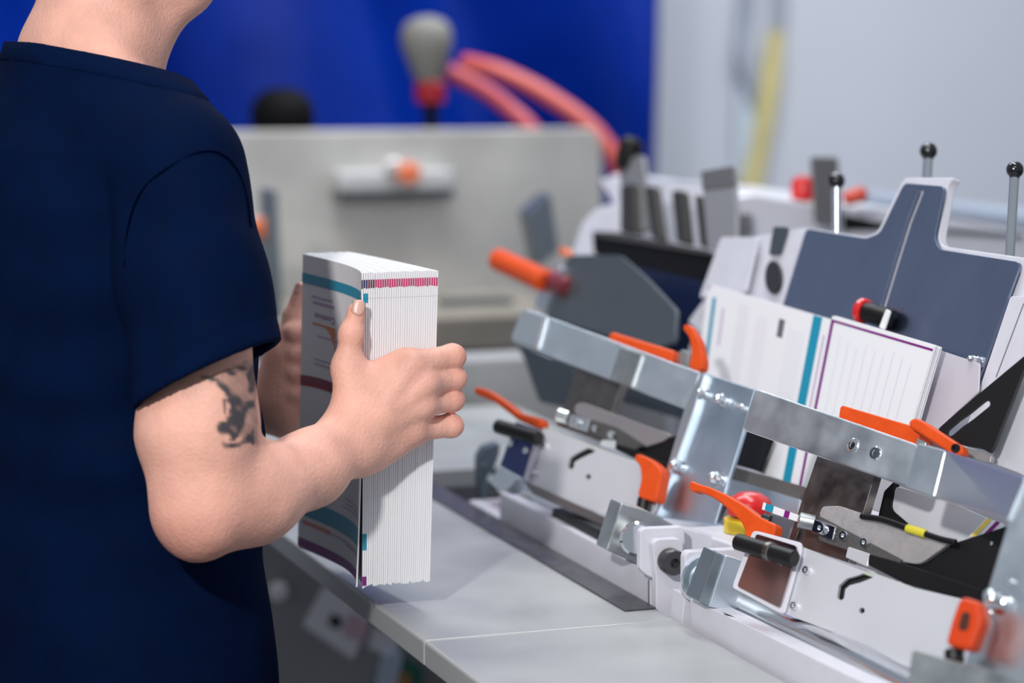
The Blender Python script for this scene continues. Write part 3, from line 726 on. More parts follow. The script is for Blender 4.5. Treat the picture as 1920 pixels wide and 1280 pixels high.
# ------------------------------------------------------------------ feeder stations: they lean back 20 degrees from the operator
LEAN = math.radians(20)
SN = np.array([-math.cos(LEAN), 0, math.sin(LEAN)]); SW = np.array([math.sin(LEAN), 0, math.cos(LEAN)])
SP = at(1225, 975, X=1.07)
def pl(off): return (SP + SN * off, SN)
NH = norm(np.array([-.84, -.40, .37]))                    # working faces of a station look back at the operator's place
def make_pl(pt): return lambda off: (pt + NH * off, NH)
pl2 = make_pl(at(1600, 830, D=2.50)); pl1 = make_pl(at(1310, 720, D=2.86))
def px_len(pt, p): d = pt - CAM; return p * (d @ FW) / F
YM = np.array([0, -1.0, 0])
def plY(y): return (np.array([0, y, 0]), YM)
def plX(x): return (np.array([x, 0, 0]), np.array([-1.0, 0, 0]))
PLN = [pl]
def head(name, p, off, rpx, mat, parent, h=.004, hexed=True, plane=None):
    """a screw head with a recessed hexagon socket"""
    pt, n = plane or PLN[0](off); c = on(p[0], p[1], pt, n); r = px_len(c, rpx)
    o = lathe(name, c - n * .002, n, [(0, r * .9), (.002 + h * .4, r), (.002 + h, r * .86), (.002 + h, r * .45), (.002 + h * .35, r * .42)], mat, parent, 18)
    return o
def dome(name, p, off, rpx, parent, mat=None, washer=True):
    """zinc cap nut on a washer"""
    pt, n = PLN[0](off); c = on(p[0], p[1], pt, n); r = px_len(c, rpx)
    o = lathe(name, c - n * .001, n, [(0, r * 1.05), (.0025, r * 1.05), (.0026, r * .86), (.007, r * .86), (.0075, r * .74), (.012, r * .68), (.0155, r * .45), (.017, r * .1)], mat or chrome, parent, 12)
    return o
def flat_lever(name, pix, off, thick, parent, mat=orange, bev=.004, rnd=.006, plane=None):
    pt, n = plane or PLN[0](off)
    o = plate(name, pix, (pt, n), thick, mat, parent, rnd=rnd, bev=0)
    add_bevel(o, bev, 3, 35); return o
def seg_slot(pts, rpx, k=6):
    """outline of a round-ended slot along a pixel polyline"""
    P = [np.array(p, float) for p in pts]; L = []; R = []
    for i, p in enumerate(P):
        d = norm(P[min(i + 1, len(P) - 1)] - P[max(i - 1, 0)]); nn = np.array([-d[1], d[0]]); L.append(p + nn * rpx); R.append(p - nn * rpx)
    def cap(c, d):
        a0 = math.atan2(d[1], d[0]); return [c + rpx * np.array([math.cos(a0 + math.pi / 2 - math.pi * i / k), math.sin(a0 + math.pi / 2 - math.pi * i / k)]) for i in range(1, k)]
    return [tuple(q) for q in L + cap(P[-1], norm(P[-1] - P[-2])) + R[::-1] + [2 * P[0] - q for q in []] + cap(P[0], norm(P[0] - P[1]))]

PLN[0] = pl2
# ---- near station -------------------------------------------------------------------------------------------------
st2 = thing('feeder_station', 'nearest feeder station with two countersunk screws in its bar', 'feeder station', 'feeder stations along the table')
bar = plate('cross_bar', zB((520, 60), (1200, 296), (1150, 470), (465, 232)), pl2(.016), .006, zinc_bar, st2, rnd=.006, bev=.0016)
for p in zB((925, 297), (1018, 330)): head('countersunk_screw', p, .0165, 13.5, chrome, bar, h=.0012)
brk = plate('bar_bracket', zB((1192, 285), (1312, 318), (1262, 516), (1138, 472)), pl2(.050), .010, zinc, st2, rnd=.004, bev=.0015)
# the bar steps forward towards its upright
P0 = [on(*q, *pl2(.0495)) for q in zB((1308, 318), (1262, 514))]; P1 = [on(*q, *pl2(.164)) for q in zB((1560, 606), (1634, 432))]
add_bevel(obj('bar_end', prism_mesh([P0[0], P0[1], P1[0], P1[1]], -NH * .007), M('zinc_bright', (.80, .84, .88), .28, 1.0), st2), .0012)
up2 = plate('upright_plate', zB((1625, 420), (1790, 480), (1640, 1330), (1350, 1330), (1560, 640)), pl2(.160), .006, zinc, st2, rnd=.003, bev=.0008)
for p, r in zip(zB((1532, 948),), (22,)): dome('cap_nut', p, .161, r, up2)
plate('bracket_lug', zB((1460, 905), (1490, 880), (1500, 1000), (1470, 1000)), pl2(.163), .004, zinc, up2, rnd=.003)
head('small_rivet', zB((1575, 862))[0], .161, 7, chrome, up2)
ph = plate('press_handle', zB((872, 128), (1200, 225), (1200, 330), (860, 225)), pl2(-.012), .022, orange, st2, rnd=.005, bev=0); add_bevel(ph, .004, 3)
lv = flat_lever('bar_lever', zB((1180, 180), (1215, 195), (1375, 300), (1382, 330), (1350, 345), (1280, 300), (1155, 220), (1155, 195)), .0, .012, st2)
head('pivot', zB((1352, 310))[0], .0005, 9, black_metal, lv, h=.003)
plate('bar_hook', zB((1190, 265), (1230, 285), (1210, 330), (1180, 310)), pl2(-.004), .006, zinc_dull, st2, rnd=.002)
post = plate('steel_post', zB((785, 320), (1020, 400), (905, 790), (655, 700)), pl2(-.026), .012, steel_dark, st2, rnd=.002, bev=.001, holes=[seg_slot(zB((712, 655), (700, 685)), 5)])
# grooved side guide
gd = plate('side_guide', zB((785, 572), (800, 548), (865, 545), (1330, 700), (1200, 790), (1000, 760), (790, 640)), pl2(-.006), .006, M('knurled', (.46, .44, .45), .36, .85, (90, .1), bump=.6, bscale=1400), st2, rnd=.006, bev=.0012)
gl = plate('guide_rail', zB((778, 585), (1130, 770), (1110, 790), (1000, 765), (782, 690)), pl2(-.003), .0025, M('rail_dark', (.11, .105, .105), .35, .8, bump=.5, bscale=1500), st2, rnd=.002)
cl_ = plate('guide_clip', zB((765, 600), (855, 632), (842, 690), (750, 655)), pl2(.001), .004, chrome, st2, rnd=.002, bev=.001)
head('clip_screw', zB((796, 642))[0], .0015, 11, chrome, cl_)
for p in zB((892, 673), (978, 702)): head('guide_screw', p, -.002, 9, chrome, gl)
rod('guide_pin', on(*zB((700, 605))[0], *pl2(.004)), on(*zB((770, 620))[0], *pl2(-.006)), .0075, zinc_dull, st2)
plate('guide_tab', zB((905, 715), (995, 745), (985, 800), (893, 760)), pl2(.002), .003, white_plate, st2, rnd=.002)
# black cover wedge behind the side plate
plate('black_wedge', zB((1105, 778), (1560, 632), (1582, 642), (1510, 905), (1440, 950), (1150, 870)), pl2(-.012), .003, black_metal, st2, rnd=.004, holes=[circle_px(zB((1495, 700))[0], 4)])
plate('black_rail', zB((990, 745), (1110, 778), (1480, 900), (1450, 945), (1170, 885), (985, 790)), pl2(.03), .012, black_plastic, st2, rnd=.003)
# white side plate with curved slot
slot2 = seg_slot(zB((874, 922), (880, 885), (905, 862), (950, 850), (1000, 830)), 7)
sp2 = plate('side_plate', zB((702, 745), (720, 722), (1170, 884), (1450, 950), (1330, 1250), (1140, 1210), (980, 1120), (632, 990), (640, 965)), pl2(.060), .004, white_plate, st2, rnd=.006, holes=[slot2, circle_px(zB((962, 980))[0], 5.5)])
plate('slot_backing', zB((700, 745), (1430, 950), (1330, 1240), (980, 1115), (640, 985)), pl2(.052), .003, M('slot_dark', (.05, .05, .052), .4, .5), st2, rnd=.004)
for p in zB((737, 815), (686, 962)): head('plate_screw', p, .0605, 8, chrome, sp2)
edge_m = M('plate_edge', (.62, .66, .56), .35, .3)
PA = [on(*q, *pl2(.060)) for q in zB((668, 700), (1165, 880))]; ext = -NH * .020
add_bevel(obj('plate_edge', prism_mesh([PA[0], PA[1], PA[1] - SW * .004, PA[0] - SW * .004], ext), edge_m, st2), .0006)
# polished guard and its pin
plate('guard_frame', zB((510, 648), (545, 655), (712, 700), (712, 735), (640, 995), (610, 985), (425, 885), (432, 860)), pl2(.064), .003, white_paint, st2, rnd=.005)
plate('polished_guard', zB((525, 662), (690, 712), (695, 735), (622, 970), (445, 880), (500, 735)), pl2(.0665), .002, mirror_plate, st2, rnd=.003, bev=.0004)
g0, g1 = [on(*q, *pl2(.077)) for q in zB((445, 695), (685, 768))]
pin = rod('guard_pin', g0, g1, .0078, black_metal, st2); rod('pin_sleeve', g0 + (g1 - g0) * .52, g0 + (g1 - g0) * .62, .0090, steel_dark, pin)
# clamp lever with emergency stop behind it
lv2 = flat_lever('clamp_lever', zB((252, 440), (275, 452), (330, 468), (400, 500), (470, 540), (535, 590), (605, 625), (602, 655), (590, 690), (480, 690), (478, 650), (462, 615), (420, 570), (350, 515), (290, 488), (258, 490), (243, 470)), .030, .013, st2)
rod('lever_bolt', on(*zB((548, 600))[0], *pl2(.024)), on(*zB((585, 612))[0], *pl2(.02)), .006, black_metal, lv2)
eb = at(*zB((472, 655))[0], Z=.960); ax = norm(np.array([-.05, -.25, 1.0])) if False else ZU
hz = lambda y: (at(*zB((490, y))[0], Y=eb[1])[2] - eb[2])
es = lathe('emergency_stop', eb + ZU * .0006, ZU, [(0, .020), (hz(600), .020), (hz(598), .016)], yellow_plastic, st2, 24)
lathe('mushroom', eb + np.array([.006, 0, 0]), ZU, [(hz(600), .012), (hz(590), .013), (hz(578), .0225), (hz(540), .0235), (hz(515), .020), (hz(495), .011), (hz(489), .002)], red_plastic, es, 24)
# lock block at the right
lb = flat_lever('lock_handle', zH((575, 755), (690, 790), (715, 905), (640, 1090), (480, 1050), (530, 870)), .196, .016, st2, M('orange_deep', (.58, .05, .006), .42, spec=.3), rnd=.006)
plate('finger_recess', zH((590, 850), (640, 860), (620, 970), (560, 960)), pl2(.1965), .002, M('deep_brown', (.05, .008, .003), .6), lb, rnd=.004, bev=0)
rod('lock_stem', on(*zH((540, 1080))[0], *pl2(.185)), on(*zH((545, 1160))[0], *pl2(.185)), .008, black_metal, st2)
plate('angle_bracket', zH((290, 1075), (540, 1150), (760, 1200), (1000, 1290), (1000, 1400), (240, 1400)), pl2(.215), .012, zinc_dull, st2, rnd=.004, bev=.0015)
# shaft, square bearing block, end bracket
R0, R1 = at(*zB((430, 930))[0], X=1.028), None
R1 = at(1708, 1286, X=1.028); R1 = R0 + norm(np.array([0, -1, 0])) * .62
rod('shaft', R0, R1, .0125, chrome, st2, 24)
shaft_dir = np.array([0, -1.0, 0])
BP = [on(*q, np.array([0, 2.305, 0]), YM) for q in zD((1055, 690), (1180, 720), (1160, 900), (1090, 1040), (935, 1045))]
plate('bearing_block', zD((1055, 680), (1220, 735), (1220, 920), (1120, 1075), (935, 1045)), plY(2.262), .03, zinc, st2, rnd=.002, bev=.0015)
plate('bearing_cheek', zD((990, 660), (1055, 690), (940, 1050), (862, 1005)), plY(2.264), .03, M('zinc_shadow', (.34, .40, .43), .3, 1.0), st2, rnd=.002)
fc = on(*zD((912, 852))[0], *plY(2.314)); lathe('bearing_flange', fc, YM, [(-.004, .0235), (.001, .0235), (.002, .018), (.006, .017)], zinc, st2, 28)
# base casting of the near station
plate('base_wall', zB((250, 930), (262, 1082), (330, 1135), (700, 1380), (1300, 1600), (1300, 1420), (910, 1250), (400, 1000)), plX(.992), .02, white_paint, st2, rnd=.002)
plate('end_bracket', zD((768, 690), (790, 655), (1150, 634), (1225, 690), (1160, 1005), (870, 1015), (805, 1005), (768, 965)), plY(2.318), .012, white_paint, st2, rnd=.004, bev=.0015)
o = plate('base_foot', zD((768, 960), (1180, 960), (1180, 1500), (830, 1250), (745, 1180)), plY(2.330), .03, white_paint, st2, rnd=0)
box('base_casting', (1.0, 1.72, .0), (1.52, 2.30, .885), white_paint, st2, .004)
plate('shaft_shade_strip', zB((380, 985), (720, 1120), (1130, 1290), (1120, 1310), (700, 1160)), pl2(.045), .006, black_metal, st2, rnd=.001)  # shade along the shaft, built as a black strip
plate('black_clamp', zB((715, 1120), (1010, 1225), (990, 1270), (700, 1165)), pl2(.05), .01, black_plastic, st2, rnd=.002)

PLN[0] = pl
# ---- magazine of the near station: back plate, casings, ball levers -------------------------------------------------
mg = st2
sl_t = seg_slot(zC((1142, 255), (1085, 400), (1020, 610), (962, 800)), 5)
tp = plate('back_plate', zC((592, 430), (880, 478), (945, 452), (1062, 212), (1258, 228), (1206, 470), (1232, 530), (1622, 592), (1430, 1120), (1380, 1250), (430, 960)), pl(-.122), .003, steel_blue, mg, rnd=.008, bev=.001, holes=[sl_t])
plate('casing_front', zC((330, 470), (590, 425), (880, 470), (940, 440), (1058, 185), (1305, 185), (1270, 225), (1225, 480), (1250, 515), (1660, 572), (1700, 1400), (300, 1100), (20, 880)), pl(-.128), .010, white_paint, mg, rnd=.01, bev=.002)
plate('casing_cheek', zK((300, 800), (320, 785), (600, 785), (500, 1230), (130, 1270)), pl(-.118), .004, white_paint, mg, rnd=.006)
plate('dark_window', zK((725, 700), (835, 705), (770, 920), (685, 925)), pl(-.1235), .004, M('window_dark', (.04, .055, .07), .3), mg, rnd=.004)
plate('round_vent', circle_px(zK((718, 1105))[0], 15, 31, 24), pl(-.1235), .004, M('vent_black', (.02, .02, .022), .4), mg, rnd=0)
plate('side_casing', zG((905, -20), (1300, -20), (1300, 380), (540, 1060), (690, 620)), pl(-.117), .01, white_paint, mg, rnd=.004, bev=.002)
plate('casing_joint', zG((990, 30), (996, 30), (812, 520), (806, 520)), pl(-.1165), .001, M('joint_grey', (.2, .2, .22), .5), mg, rnd=0, bev=0)
plate('near_casing', zG((1000, 450), (1200, 400), (1200, 1300), (960, 1160), (770, 1090)), pl2(-.05), .01, white_plate, mg, rnd=.003)
c = on(*zG((705, 440))[0], *pl(-.121)); rr = px_len(c, 8)
dome('stop_screw', zG((710, 425))[0], -.121, 11, mg)
# stop with red button in the slot
sc_ = on(*zC((880, 830))[0], *pl(-.105)); e_ = on(*zC((1010, 870))[0], *pl(-.118))
st_ = rod('stop_body', sc_, e_, .0105, black_plastic, mg); rod('red_cap', sc_ + (sc_ - e_) * .22, sc_, .0135, red_plastic, st_)
plate('white_pointer', zC((975, 815), (992, 825), (962, 915), (940, 905)), pl(-.098), .003, M('bright_white', (.85, .85, .83), .4), mg, rnd=.002)
# black slotted bracket at the right
s_a = seg_slot(zG((490, 905), (750, 695)), 7); 
plate('slotted_bracket', zG((420, 870), (560, 745), (1010, 370), (1005, 450), (790, 1000), (770, 1030), (720, 1000), (580, 975), (470, 905)), pl2(-.03), .004, black_metal, mg, rnd=.003, holes=[seg_slot(zG((505, 890), (575, 830), (640, 785), (745, 700)), 7)])
plate('bracket_rail', zG((330, 930), (590, 985), (780, 1040), (770, 1095), (560, 1040), (300, 960)), pl2(-.034), .006, grey_plate, mg, rnd=.002)
def ball_lever(pb, foot, off):
    a = on(*foot, *pl(off)); b = on(*pb, *pl(off)); d = norm(b - a); r = px_len(b, 16.5)
    t = rod('ball_lever', a - d * .05, b - d * r * .8, px_len(b, 9), chrome, mg)
    lathe('ball', b - d * r, d, ball_prof(r, 10), black_gloss, t, 20)
    lathe('neck', b - d * r * 1.25, d, [(0, r * .55), (r * .35, r * .6)], black_gloss, t, 16)
ball_lever((1568, 339), (1568, 432), -.15); ball_lever((1741, 283), (1738, 338), -.17); ball_lever((1903, 318), (1893, 486), -.135)
# ---- sheets waiting in the near magazine
def sheet_pile(pix, off, n, prints, label, group):
    """n loose sheets leaning on the back plate; the foremost carries the print"""
    q = [on(*p, *pl(off)) for p in pix]            # tl, tr, br, bl
    for i in range(n):
        dz = (random.uniform(-.001, .0015) if i else 0); dy = random.uniform(-.001, .001) if i else 0
        o3 = -SN * .0008 * i + np.array([0, dy, 0]) + SW * dz
        V = []; Fc = []; k = 8
        for a in range(k + 1):
            for b in range(k + 1):
                s, t = a / k, b / k; p = lerp(lerp(q[0], q[1], s), lerp(q[3], q[2], s), t) + o3
                V.append(p - SN * .004 * math.sin(math.pi * t) * (i == 0) * 0)
        for a in range(k):
            for b in range(k): g = a * (k + 1) + b; Fc.append((g, g + 1, g + k + 2, g + k + 1))
        o = obj('printed_sheet', mesh(V, Fc), paper); m = o.modifiers.new('t', 'SOLIDIFY'); m.thickness = .0006; m.offset = 0
        tag(o, label[0] if i == 0 else label[1], 'sheet', group)
        if i == 0:
            for nm, mt, quad in prints:
                Q = [lerp(lerp(q[0], q[1], s), lerp(q[3], q[2], s), t) + SN * .0005 for s, t in quad]
                obj(nm, mesh(Q, [(0, 1, 2, 3)]), mt, o)
def vband(s0, s1, t0=0.0, t1=1.0): return [(s0, t0), (s0, t1), (s1, t1), (s1, t0)]
pale = M('ink_pale', (.745, .745, .79), .7); pale2 = M('ink_pale_lilac', (.76, .73, .80), .7)
prA = [('cyan_rule', ink_cyan, vband(.055, .085, .07)), ('cyan_rule', ink_cyan, vband(.86, .925, -.0)), ('photo_block', M('ink_dark', (.12, .12, .14), .6), vband(.615, .66, .08, .19)), ('colour_patch', ink_lilac, vband(.0, .025, .0, .03))]
for i in range(7): prA.append(('text_column', pale, vband(.28 + .014 * i, .287 + .014 * i, .06, .95)))
for i in range(5): prA.append(('text_column', pale2, vband(.44 + .02 * i, .448 + .02 * i, .1, .9)))
for i in range(6): prA.append(('text_column', pale, vband(.70 + .022 * i, .707 + .022 * i, .12, .95)))
prA.append(('heading', ink_lilac, vband(.15, .165, .12, .35))); prA.append(('heading', ink_lilac, vband(.955, .965, .1, .6)))
sheet_pile(((1328, 533), (1562, 601), (1500, 912), (1290, 835)), -.094, 12, prA, ('foremost text sheet with cyan rules in the sheet magazine', 'white sheet behind the cyan-ruled text sheet in the magazine'), 'text sheets in the magazine')
prB = [('purple_rule', ink_purple, vband(.0, .03, .02)), ('purple_rule', ink_purple, vband(.0, 1, .02, .034))]
for i in range(9): prB.append(('text_column', pale2 if i % 2 else pale, vband(.12 + .09 * i, .131 + .09 * i, .10 + .02 * (i % 3), .9)))
sheet_pile(((1561, 592), (1752, 648), (1660, 962), (1498, 912)), -.090, 12, prB, ('foremost sheet with purple border in the sheet magazine', 'white sheet behind the purple-bordered sheet in the magazine'), 'bordered sheets in the magazine')
plate('film_panel', zG((395, 330), (700, 430), (690, 620), (400, 890), (240, 790)), pl(-.110), .002, M('pale_panel', (.55, .52, .58), .5), mg, rnd=.003)
plate('black_shield', zB((470, 225), (590, 270), (535, 405), (410, 372)), pl(-.082), .004, black_plastic, mg, rnd=.002)
plate('support_rail', zB((395, 372), (730, 470), (700, 520), (400, 432)), pl(-.070), .012, M('rail_beige', (.20, .18, .16), .4, .6), mg, rnd=.002)
plate('support_front', zB((400, 432), (705, 520), (690, 610), (380, 520)), pl(-.068), .006, zinc, mg, rnd=.002)
plate('support_body', zB((380, 430), (1130, 640), (1090, 900), (330, 700)), pl(-.096), .006, M('inner_grey', (.40, .38, .42), .45), mg, rnd=.003)
plate('inner_cover', zH((165, 240), (190, 95), (560, 210), (830, 330), (740, 440), (480, 430), (330, 380)), pl2(-.06), .01, white_plate, mg, rnd=.006)
plate('inner_black', zH((120, 130), (180, 70), (165, 240), (255, 300), (250, 350), (80, 300)), pl2(-.062), .01, black_plastic, mg, rnd=.002)
tag(tube('sensor_cable', [on(*q, *pl2(.0)) for q in zB((960, 590), (1050, 605), (1150, 640), (1220, 662), (1290, 685), (1350, 698))], .0028, black_plastic), 'thin black sensor cable with yellow sleeve over the knurled guide', 'cable')
tube('yellow_sleeve', [on(*q, *pl2(.0)) for q in zB((1150, 640), (1190, 652), (1226, 664))], .0040, M('sleeve_yellow', (.70, .62, .04), .5), bpy.data.objects['sensor_cable'])
# colour strips peeping out (edge of printed sheets)
def strip_sheet(pix, off, n, marks, label):
    o = plate('colour_strip', pix, pl2(off), .002, paper, None, rnd=0, bev=0); q = [on(*p, *pl2(off + .0004)) for p in pix]
    for s0, s1, mt in marks: obj('ink_patch', mesh([lerp(q[0], q[1], s0), lerp(q[3], q[2], s0), lerp(q[3], q[2], s1), lerp(q[0], q[1], s1)], [(0, 1, 2, 3)]), mt, o)
    tag(o, label, 'sheet')
strip_sheet(zB((555, 532), (700, 585), (692, 612), (548, 562)), -.018, 1, ((.08, .3, ink_cyan), (.62, .76, ink_purple)), 'sheet edge with cyan and purple patches beside the red stop button')
strip_sheet(zH((735, 290), (840, 325), (770, 395), (630, 402)), -.03, 1, ((.05, .30, ink_yellow), (.55, .78, ink_purple)), 'sheet corner with yellow and purple patches behind the black wedge')

PLN[0] = pl1
# ---- middle station ------------------------------------------------------------------------------------------------
st1 = thing('feeder_station', 'middle feeder station with blue-reflecting guard and broad zinc upright', 'feeder station', 'feeder stations along the table')
SPb = .0
plate('cross_bar', zA((330, 62), (1262, 402), (1190, 606), (235, 238), (250, 180)), pl1(.006), .006, zinc_bar, st1, rnd=.006, bev=.0012)
plate('bar_cap', zA((285, 55), (310, 52), (418, 88), (365, 282), (228, 232), (222, 208)), pl1(.0105), .012, M('zinc_bright', (.80, .84, .88), .28, 1.0), st1, rnd=.006, bev=.003)
plate('bar_bracket', zA((822, 258), (942, 300), (882, 486), (762, 440)), pl1(.0095), .006, zinc_dull, st1, rnd=.003, bev=.001)
up1 = plate('upright_plate', zA((1275, 402), (1560, 495), (1498, 720), (1340, 1235), (1005, 1185), (1225, 560)), pl1(.0), .005, M('zinc_upright', (.54, .65, .76), .34, 1.0, (25, .04)), st1, rnd=.004, bev=.0008)
plate('plate_flange', zA((1262, 402), (1285, 408), (1222, 618), (1020, 1190), (1002, 1180), (1170, 606)), pl1(.008), .012, M('zinc_bright', (.80, .84, .88), .28, 1.0), up1, rnd=.002)
for p, r in zip(zA((1295, 526), (1392, 560), (1150, 922), (1362, 986)), (10, 14, 14, 16)): dome('cap_nut', p, .001, r, up1)
dome('cap_nut', zA((1497, 598))[0], .001, 7, up1)
plate('lug', zA((1105, 868), (1122, 870), (1095, 950), (1070, 945)), pl1(.012), .004, zinc, up1, rnd=.003)
ph1 = plate('press_handle', zA((775, 178), (1118, 282), (1100, 350), (752, 240), (755, 200)), pl1(-.016), .022, orange, st1, rnd=.005, bev=0); add_bevel(ph1, .004, 3)
l1 = flat_lever('bar_lever', zA((1168, 140), (1200, 140), (1250, 220), (1275, 330), (1270, 385), (1230, 395), (1195, 375), (1212, 300), (1200, 210), (1165, 165)), -.022, .012, st1)
plate('bar_hook', zA((1118, 310), (1160, 275), (1200, 290), (1190, 370), (1130, 345)), pl1(-.024), .006, zinc_dull, st1, rnd=.003)
plate('steel_post', zA((585, 370), (830, 460), (725, 780), (470, 690), (505, 620)), pl1(-.030), .012, steel_dark, st1, rnd=.002)
plate('side_guide', zA((580, 570), (620, 565), (1100, 740), (1060, 775), (950, 810), (800, 790), (570, 620)), pl1(-.008), .006, M('guide_pale', (.48, .45, .46), .4, .8), st1, rnd=.006)
gl1 = plate('guide_rail', zA((545, 620), (800, 700), (960, 800), (860, 830), (790, 790), (535, 690)), pl1(-.005), .003, M('rail_dark', (.11, .105, .105)), st1, rnd=.003)
c1 = plate('guide_clip', zA((548, 628), (655, 655), (640, 725), (535, 690)), pl1(-.001), .004, chrome, st1, rnd=.002)
for p, r in zip(zA((590, 670), (688, 708), (778, 742)), (6, 6, 8)): head('guide_screw', p, -.0005, r, chrome, gl1)
rod('guide_pin', on(*zA((480, 632))[0], *pl1(.0)), on(*zA((540, 650))[0], *pl1(-.006)), .0075, chrome, st1)
plate('guide_tab', zA((720, 770), (795, 770), (790, 820), (710, 800)), pl1(-.001), .003, white_plate, st1, rnd=.002)
plate('black_wedge', zA((890, 820), (1190, 725), (1130, 820), (1080, 960), (1040, 930), (960, 855)), pl1(-.012), .003, black_metal, st1, rnd=.003)
plate('black_rail', zA((800, 790), (900, 820), (1090, 900), (1060, 950), (900, 870), (795, 820)), pl1(.002), .010, black_plastic, st1, rnd=.003)
slot1 = seg_slot(zA((553, 912), (560, 880), (590, 860), (640, 835), (668, 824)), 6)
sp1 = plate('side_plate', zA((400, 735), (420, 715), (900, 885), (1075, 950), (1000, 1180), (740, 1185), (325, 1010), (322, 985)), pl1(.014), .004, white_plate, st1, rnd=.006, holes=[slot1, circle_px(zA((648, 970))[0], 5)])
plate('slot_backing', zA((400, 735), (1060, 950), (1000, 1170), (740, 1175), (330, 1000)), pl1(.006), .003, M('slot_dark', (.05, .05, .052)), st1, rnd=.004)
for p in zA((414, 803), (364, 949)): head('plate_screw', p, .0145, 6, chrome, sp1)
PA = [on(*q, *pl1(.014)) for q in zA((405, 700), (890, 882))]
obj('plate_edge', prism_mesh([PA[0], PA[1], PA[1] - SW * .004, PA[0] - SW * .004], -NH * .018), edge_m, st1)
gb = plate('reflecting_guard', zA((250, 668), (385, 715), (380, 770), (298, 980), (165, 908), (240, 705)), pl1(.018), .004, guard_blue_reflection, st1, rnd=.003)
plate('guard_edge', zA((370, 715), (400, 725), (312, 1000), (292, 985)), pl1(.0195), .004, M('edge_lilac', (.55, .53, .62), .4), st1, rnd=.002)
for p in zA((236, 794), (317, 832)): head('guard_screw', p, .0185, 7, chrome, gb)
g0, g1 = [on(*q, *pl1(.030)) for q in zA((152, 694), (382, 762))]; rod('guard_pin', g0, g1, .0082, black_metal, st1)
flat_lever('clamp_lever', zA((30, 475), (100, 495), (200, 560), (270, 620), (395, 655), (398, 690), (380, 712), (260, 660), (230, 635), (130, 560), (22, 515)), .016, .013, st1)
lv3 = flat_lever('lock_handle', zE((1045, 240), (1075, 238), (1145, 270), (1190, 310), (1215, 360), (1180, 545), (1055, 510), (1085, 400), (1075, 310), (1040, 275)), .030, .016, st1, rnd=.007)
rod('lock_stem', on(*zE((1108, 515))[0], *pl1(.022)), on(*zE((1095, 600))[0], *pl1(.022)), .0075, black_metal, st1)
# shaft, bearing block and base of the middle station
S0 = at(*zE((1020, 775))[0], X=1.015)
rod('shaft', at(*zE((170, 400))[0], X=1.03) , at(*zE((1000, 740))[0], X=1.03), .0125, chrome, st1, 24)
rod('shaft_end', at(*zE((1060, 775))[0], Y=2.43), at(*zE((1035, 765))[0], Y=2.47), .0175, chrome, st1, 24)
plate('bearing_block', zE((960, 550), (1130, 600), (1300, 690), (1300, 920), (1080, 940), (985, 900), (865, 845)), plY(2.455), .03, zinc_dull, st1, rnd=.002, bev=.0015)
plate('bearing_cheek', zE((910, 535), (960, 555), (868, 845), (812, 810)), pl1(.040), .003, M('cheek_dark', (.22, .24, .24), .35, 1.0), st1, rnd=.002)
plate('base_wall', zE((195, 480), (1080, 955), (1142, 1012), (1142, 1330), (1000, 1330), (190, 700)), plX(.992), .015, white_paint, st1, rnd=.002)
plate('wall_groove', zE((1128, 1030), (1136, 1030), (1136, 1200), (1128, 1195)), plX(.9915), .001, M('groove', (.16, .17, .22), .5), st1, rnd=0, bev=0)
plate('zinc_elbow', zE((190, 310), (330, 385), (240, 470), (200, 470), (125, 430)), pl1(.026), .02, zinc, st1, rnd=.006, bev=.002)
plate('end_cap', zE((100, 200), (195, 170), (190, 240), (125, 420), (110, 660), (95, 660), (65, 400), (65, 260)), plY(3.02), .02, M('cap_slate', (.09, .12, .15), .4, .3), st1, rnd=.004)
plate('rail_underside', zE((330, 400), (860, 640), (840, 690), (400, 490)), pl1(.030), .01, M('rail_grey', (.23, .22, .23), .35, .8), st1, rnd=.002)
plate('black_clamp', zE((525, 580), (820, 720), (810, 790), (520, 630)), plX(1.0), .012, black_plastic, st1, rnd=.002)
box('base_casting', (1.0, 2.44, .0), (1.52, 3.02, .895), white_paint, st1, .004)
b1_ = plate('end_bracket', zD((452, 510), (480, 490), (745, 478), (770, 500), (770, 850), (560, 850), (510, 830), (452, 785)), plY(2.405), .010, white_paint, st1, rnd=.004, bev=.0015)
plate('bracket_front', zD((542, 600), (575, 567), (730, 562), (757, 590), (757, 1300), (566, 1180), (566, 840)), plY(2.393), .012, white_paint, st1, rnd=.004, bev=.0012)
bc = on(*zD((655, 715))[0], *plY(2.393)); 
bo = lathe('black_bolt', bc, np.array([.02, -1, 0]), [(0, .0120), (.001, .0128), (.014, .0128), (.0155, .0118), (.0155, .0050), (.009, .0046)], M('bolt_black', (.055, .055, .058), .35, .3), st1, 28)
# white housing between the stations, carrying the stop button
hs_ = st1
plate('housing_face', zD((762, 490), (1180, 600), (1500, 640), (1500, 760), (762, 760)), plY(2.425), .02, white_paint, hs_, rnd=.002)
HT = [at(*q, Z=.960) for q in zD((765, 484), (1110, 462), (1380, 466), (1380, 640), (1180, 632))]
add_bevel(obj('housing_top', prism_mesh(HT, (0, 0, -.012)), white_paint, hs_), .002)
box('housing_core', (1.04, 2.45, .896), (1.13, 2.56, .945), white_paint, hs_, .003)
plate('dark_post', zA((1370, 1070), (1450, 1080), (1400, 1100), (1345, 1220), (1315, 1210)), pl1(-.01), .006, steel_dark, hs_, rnd=.001)

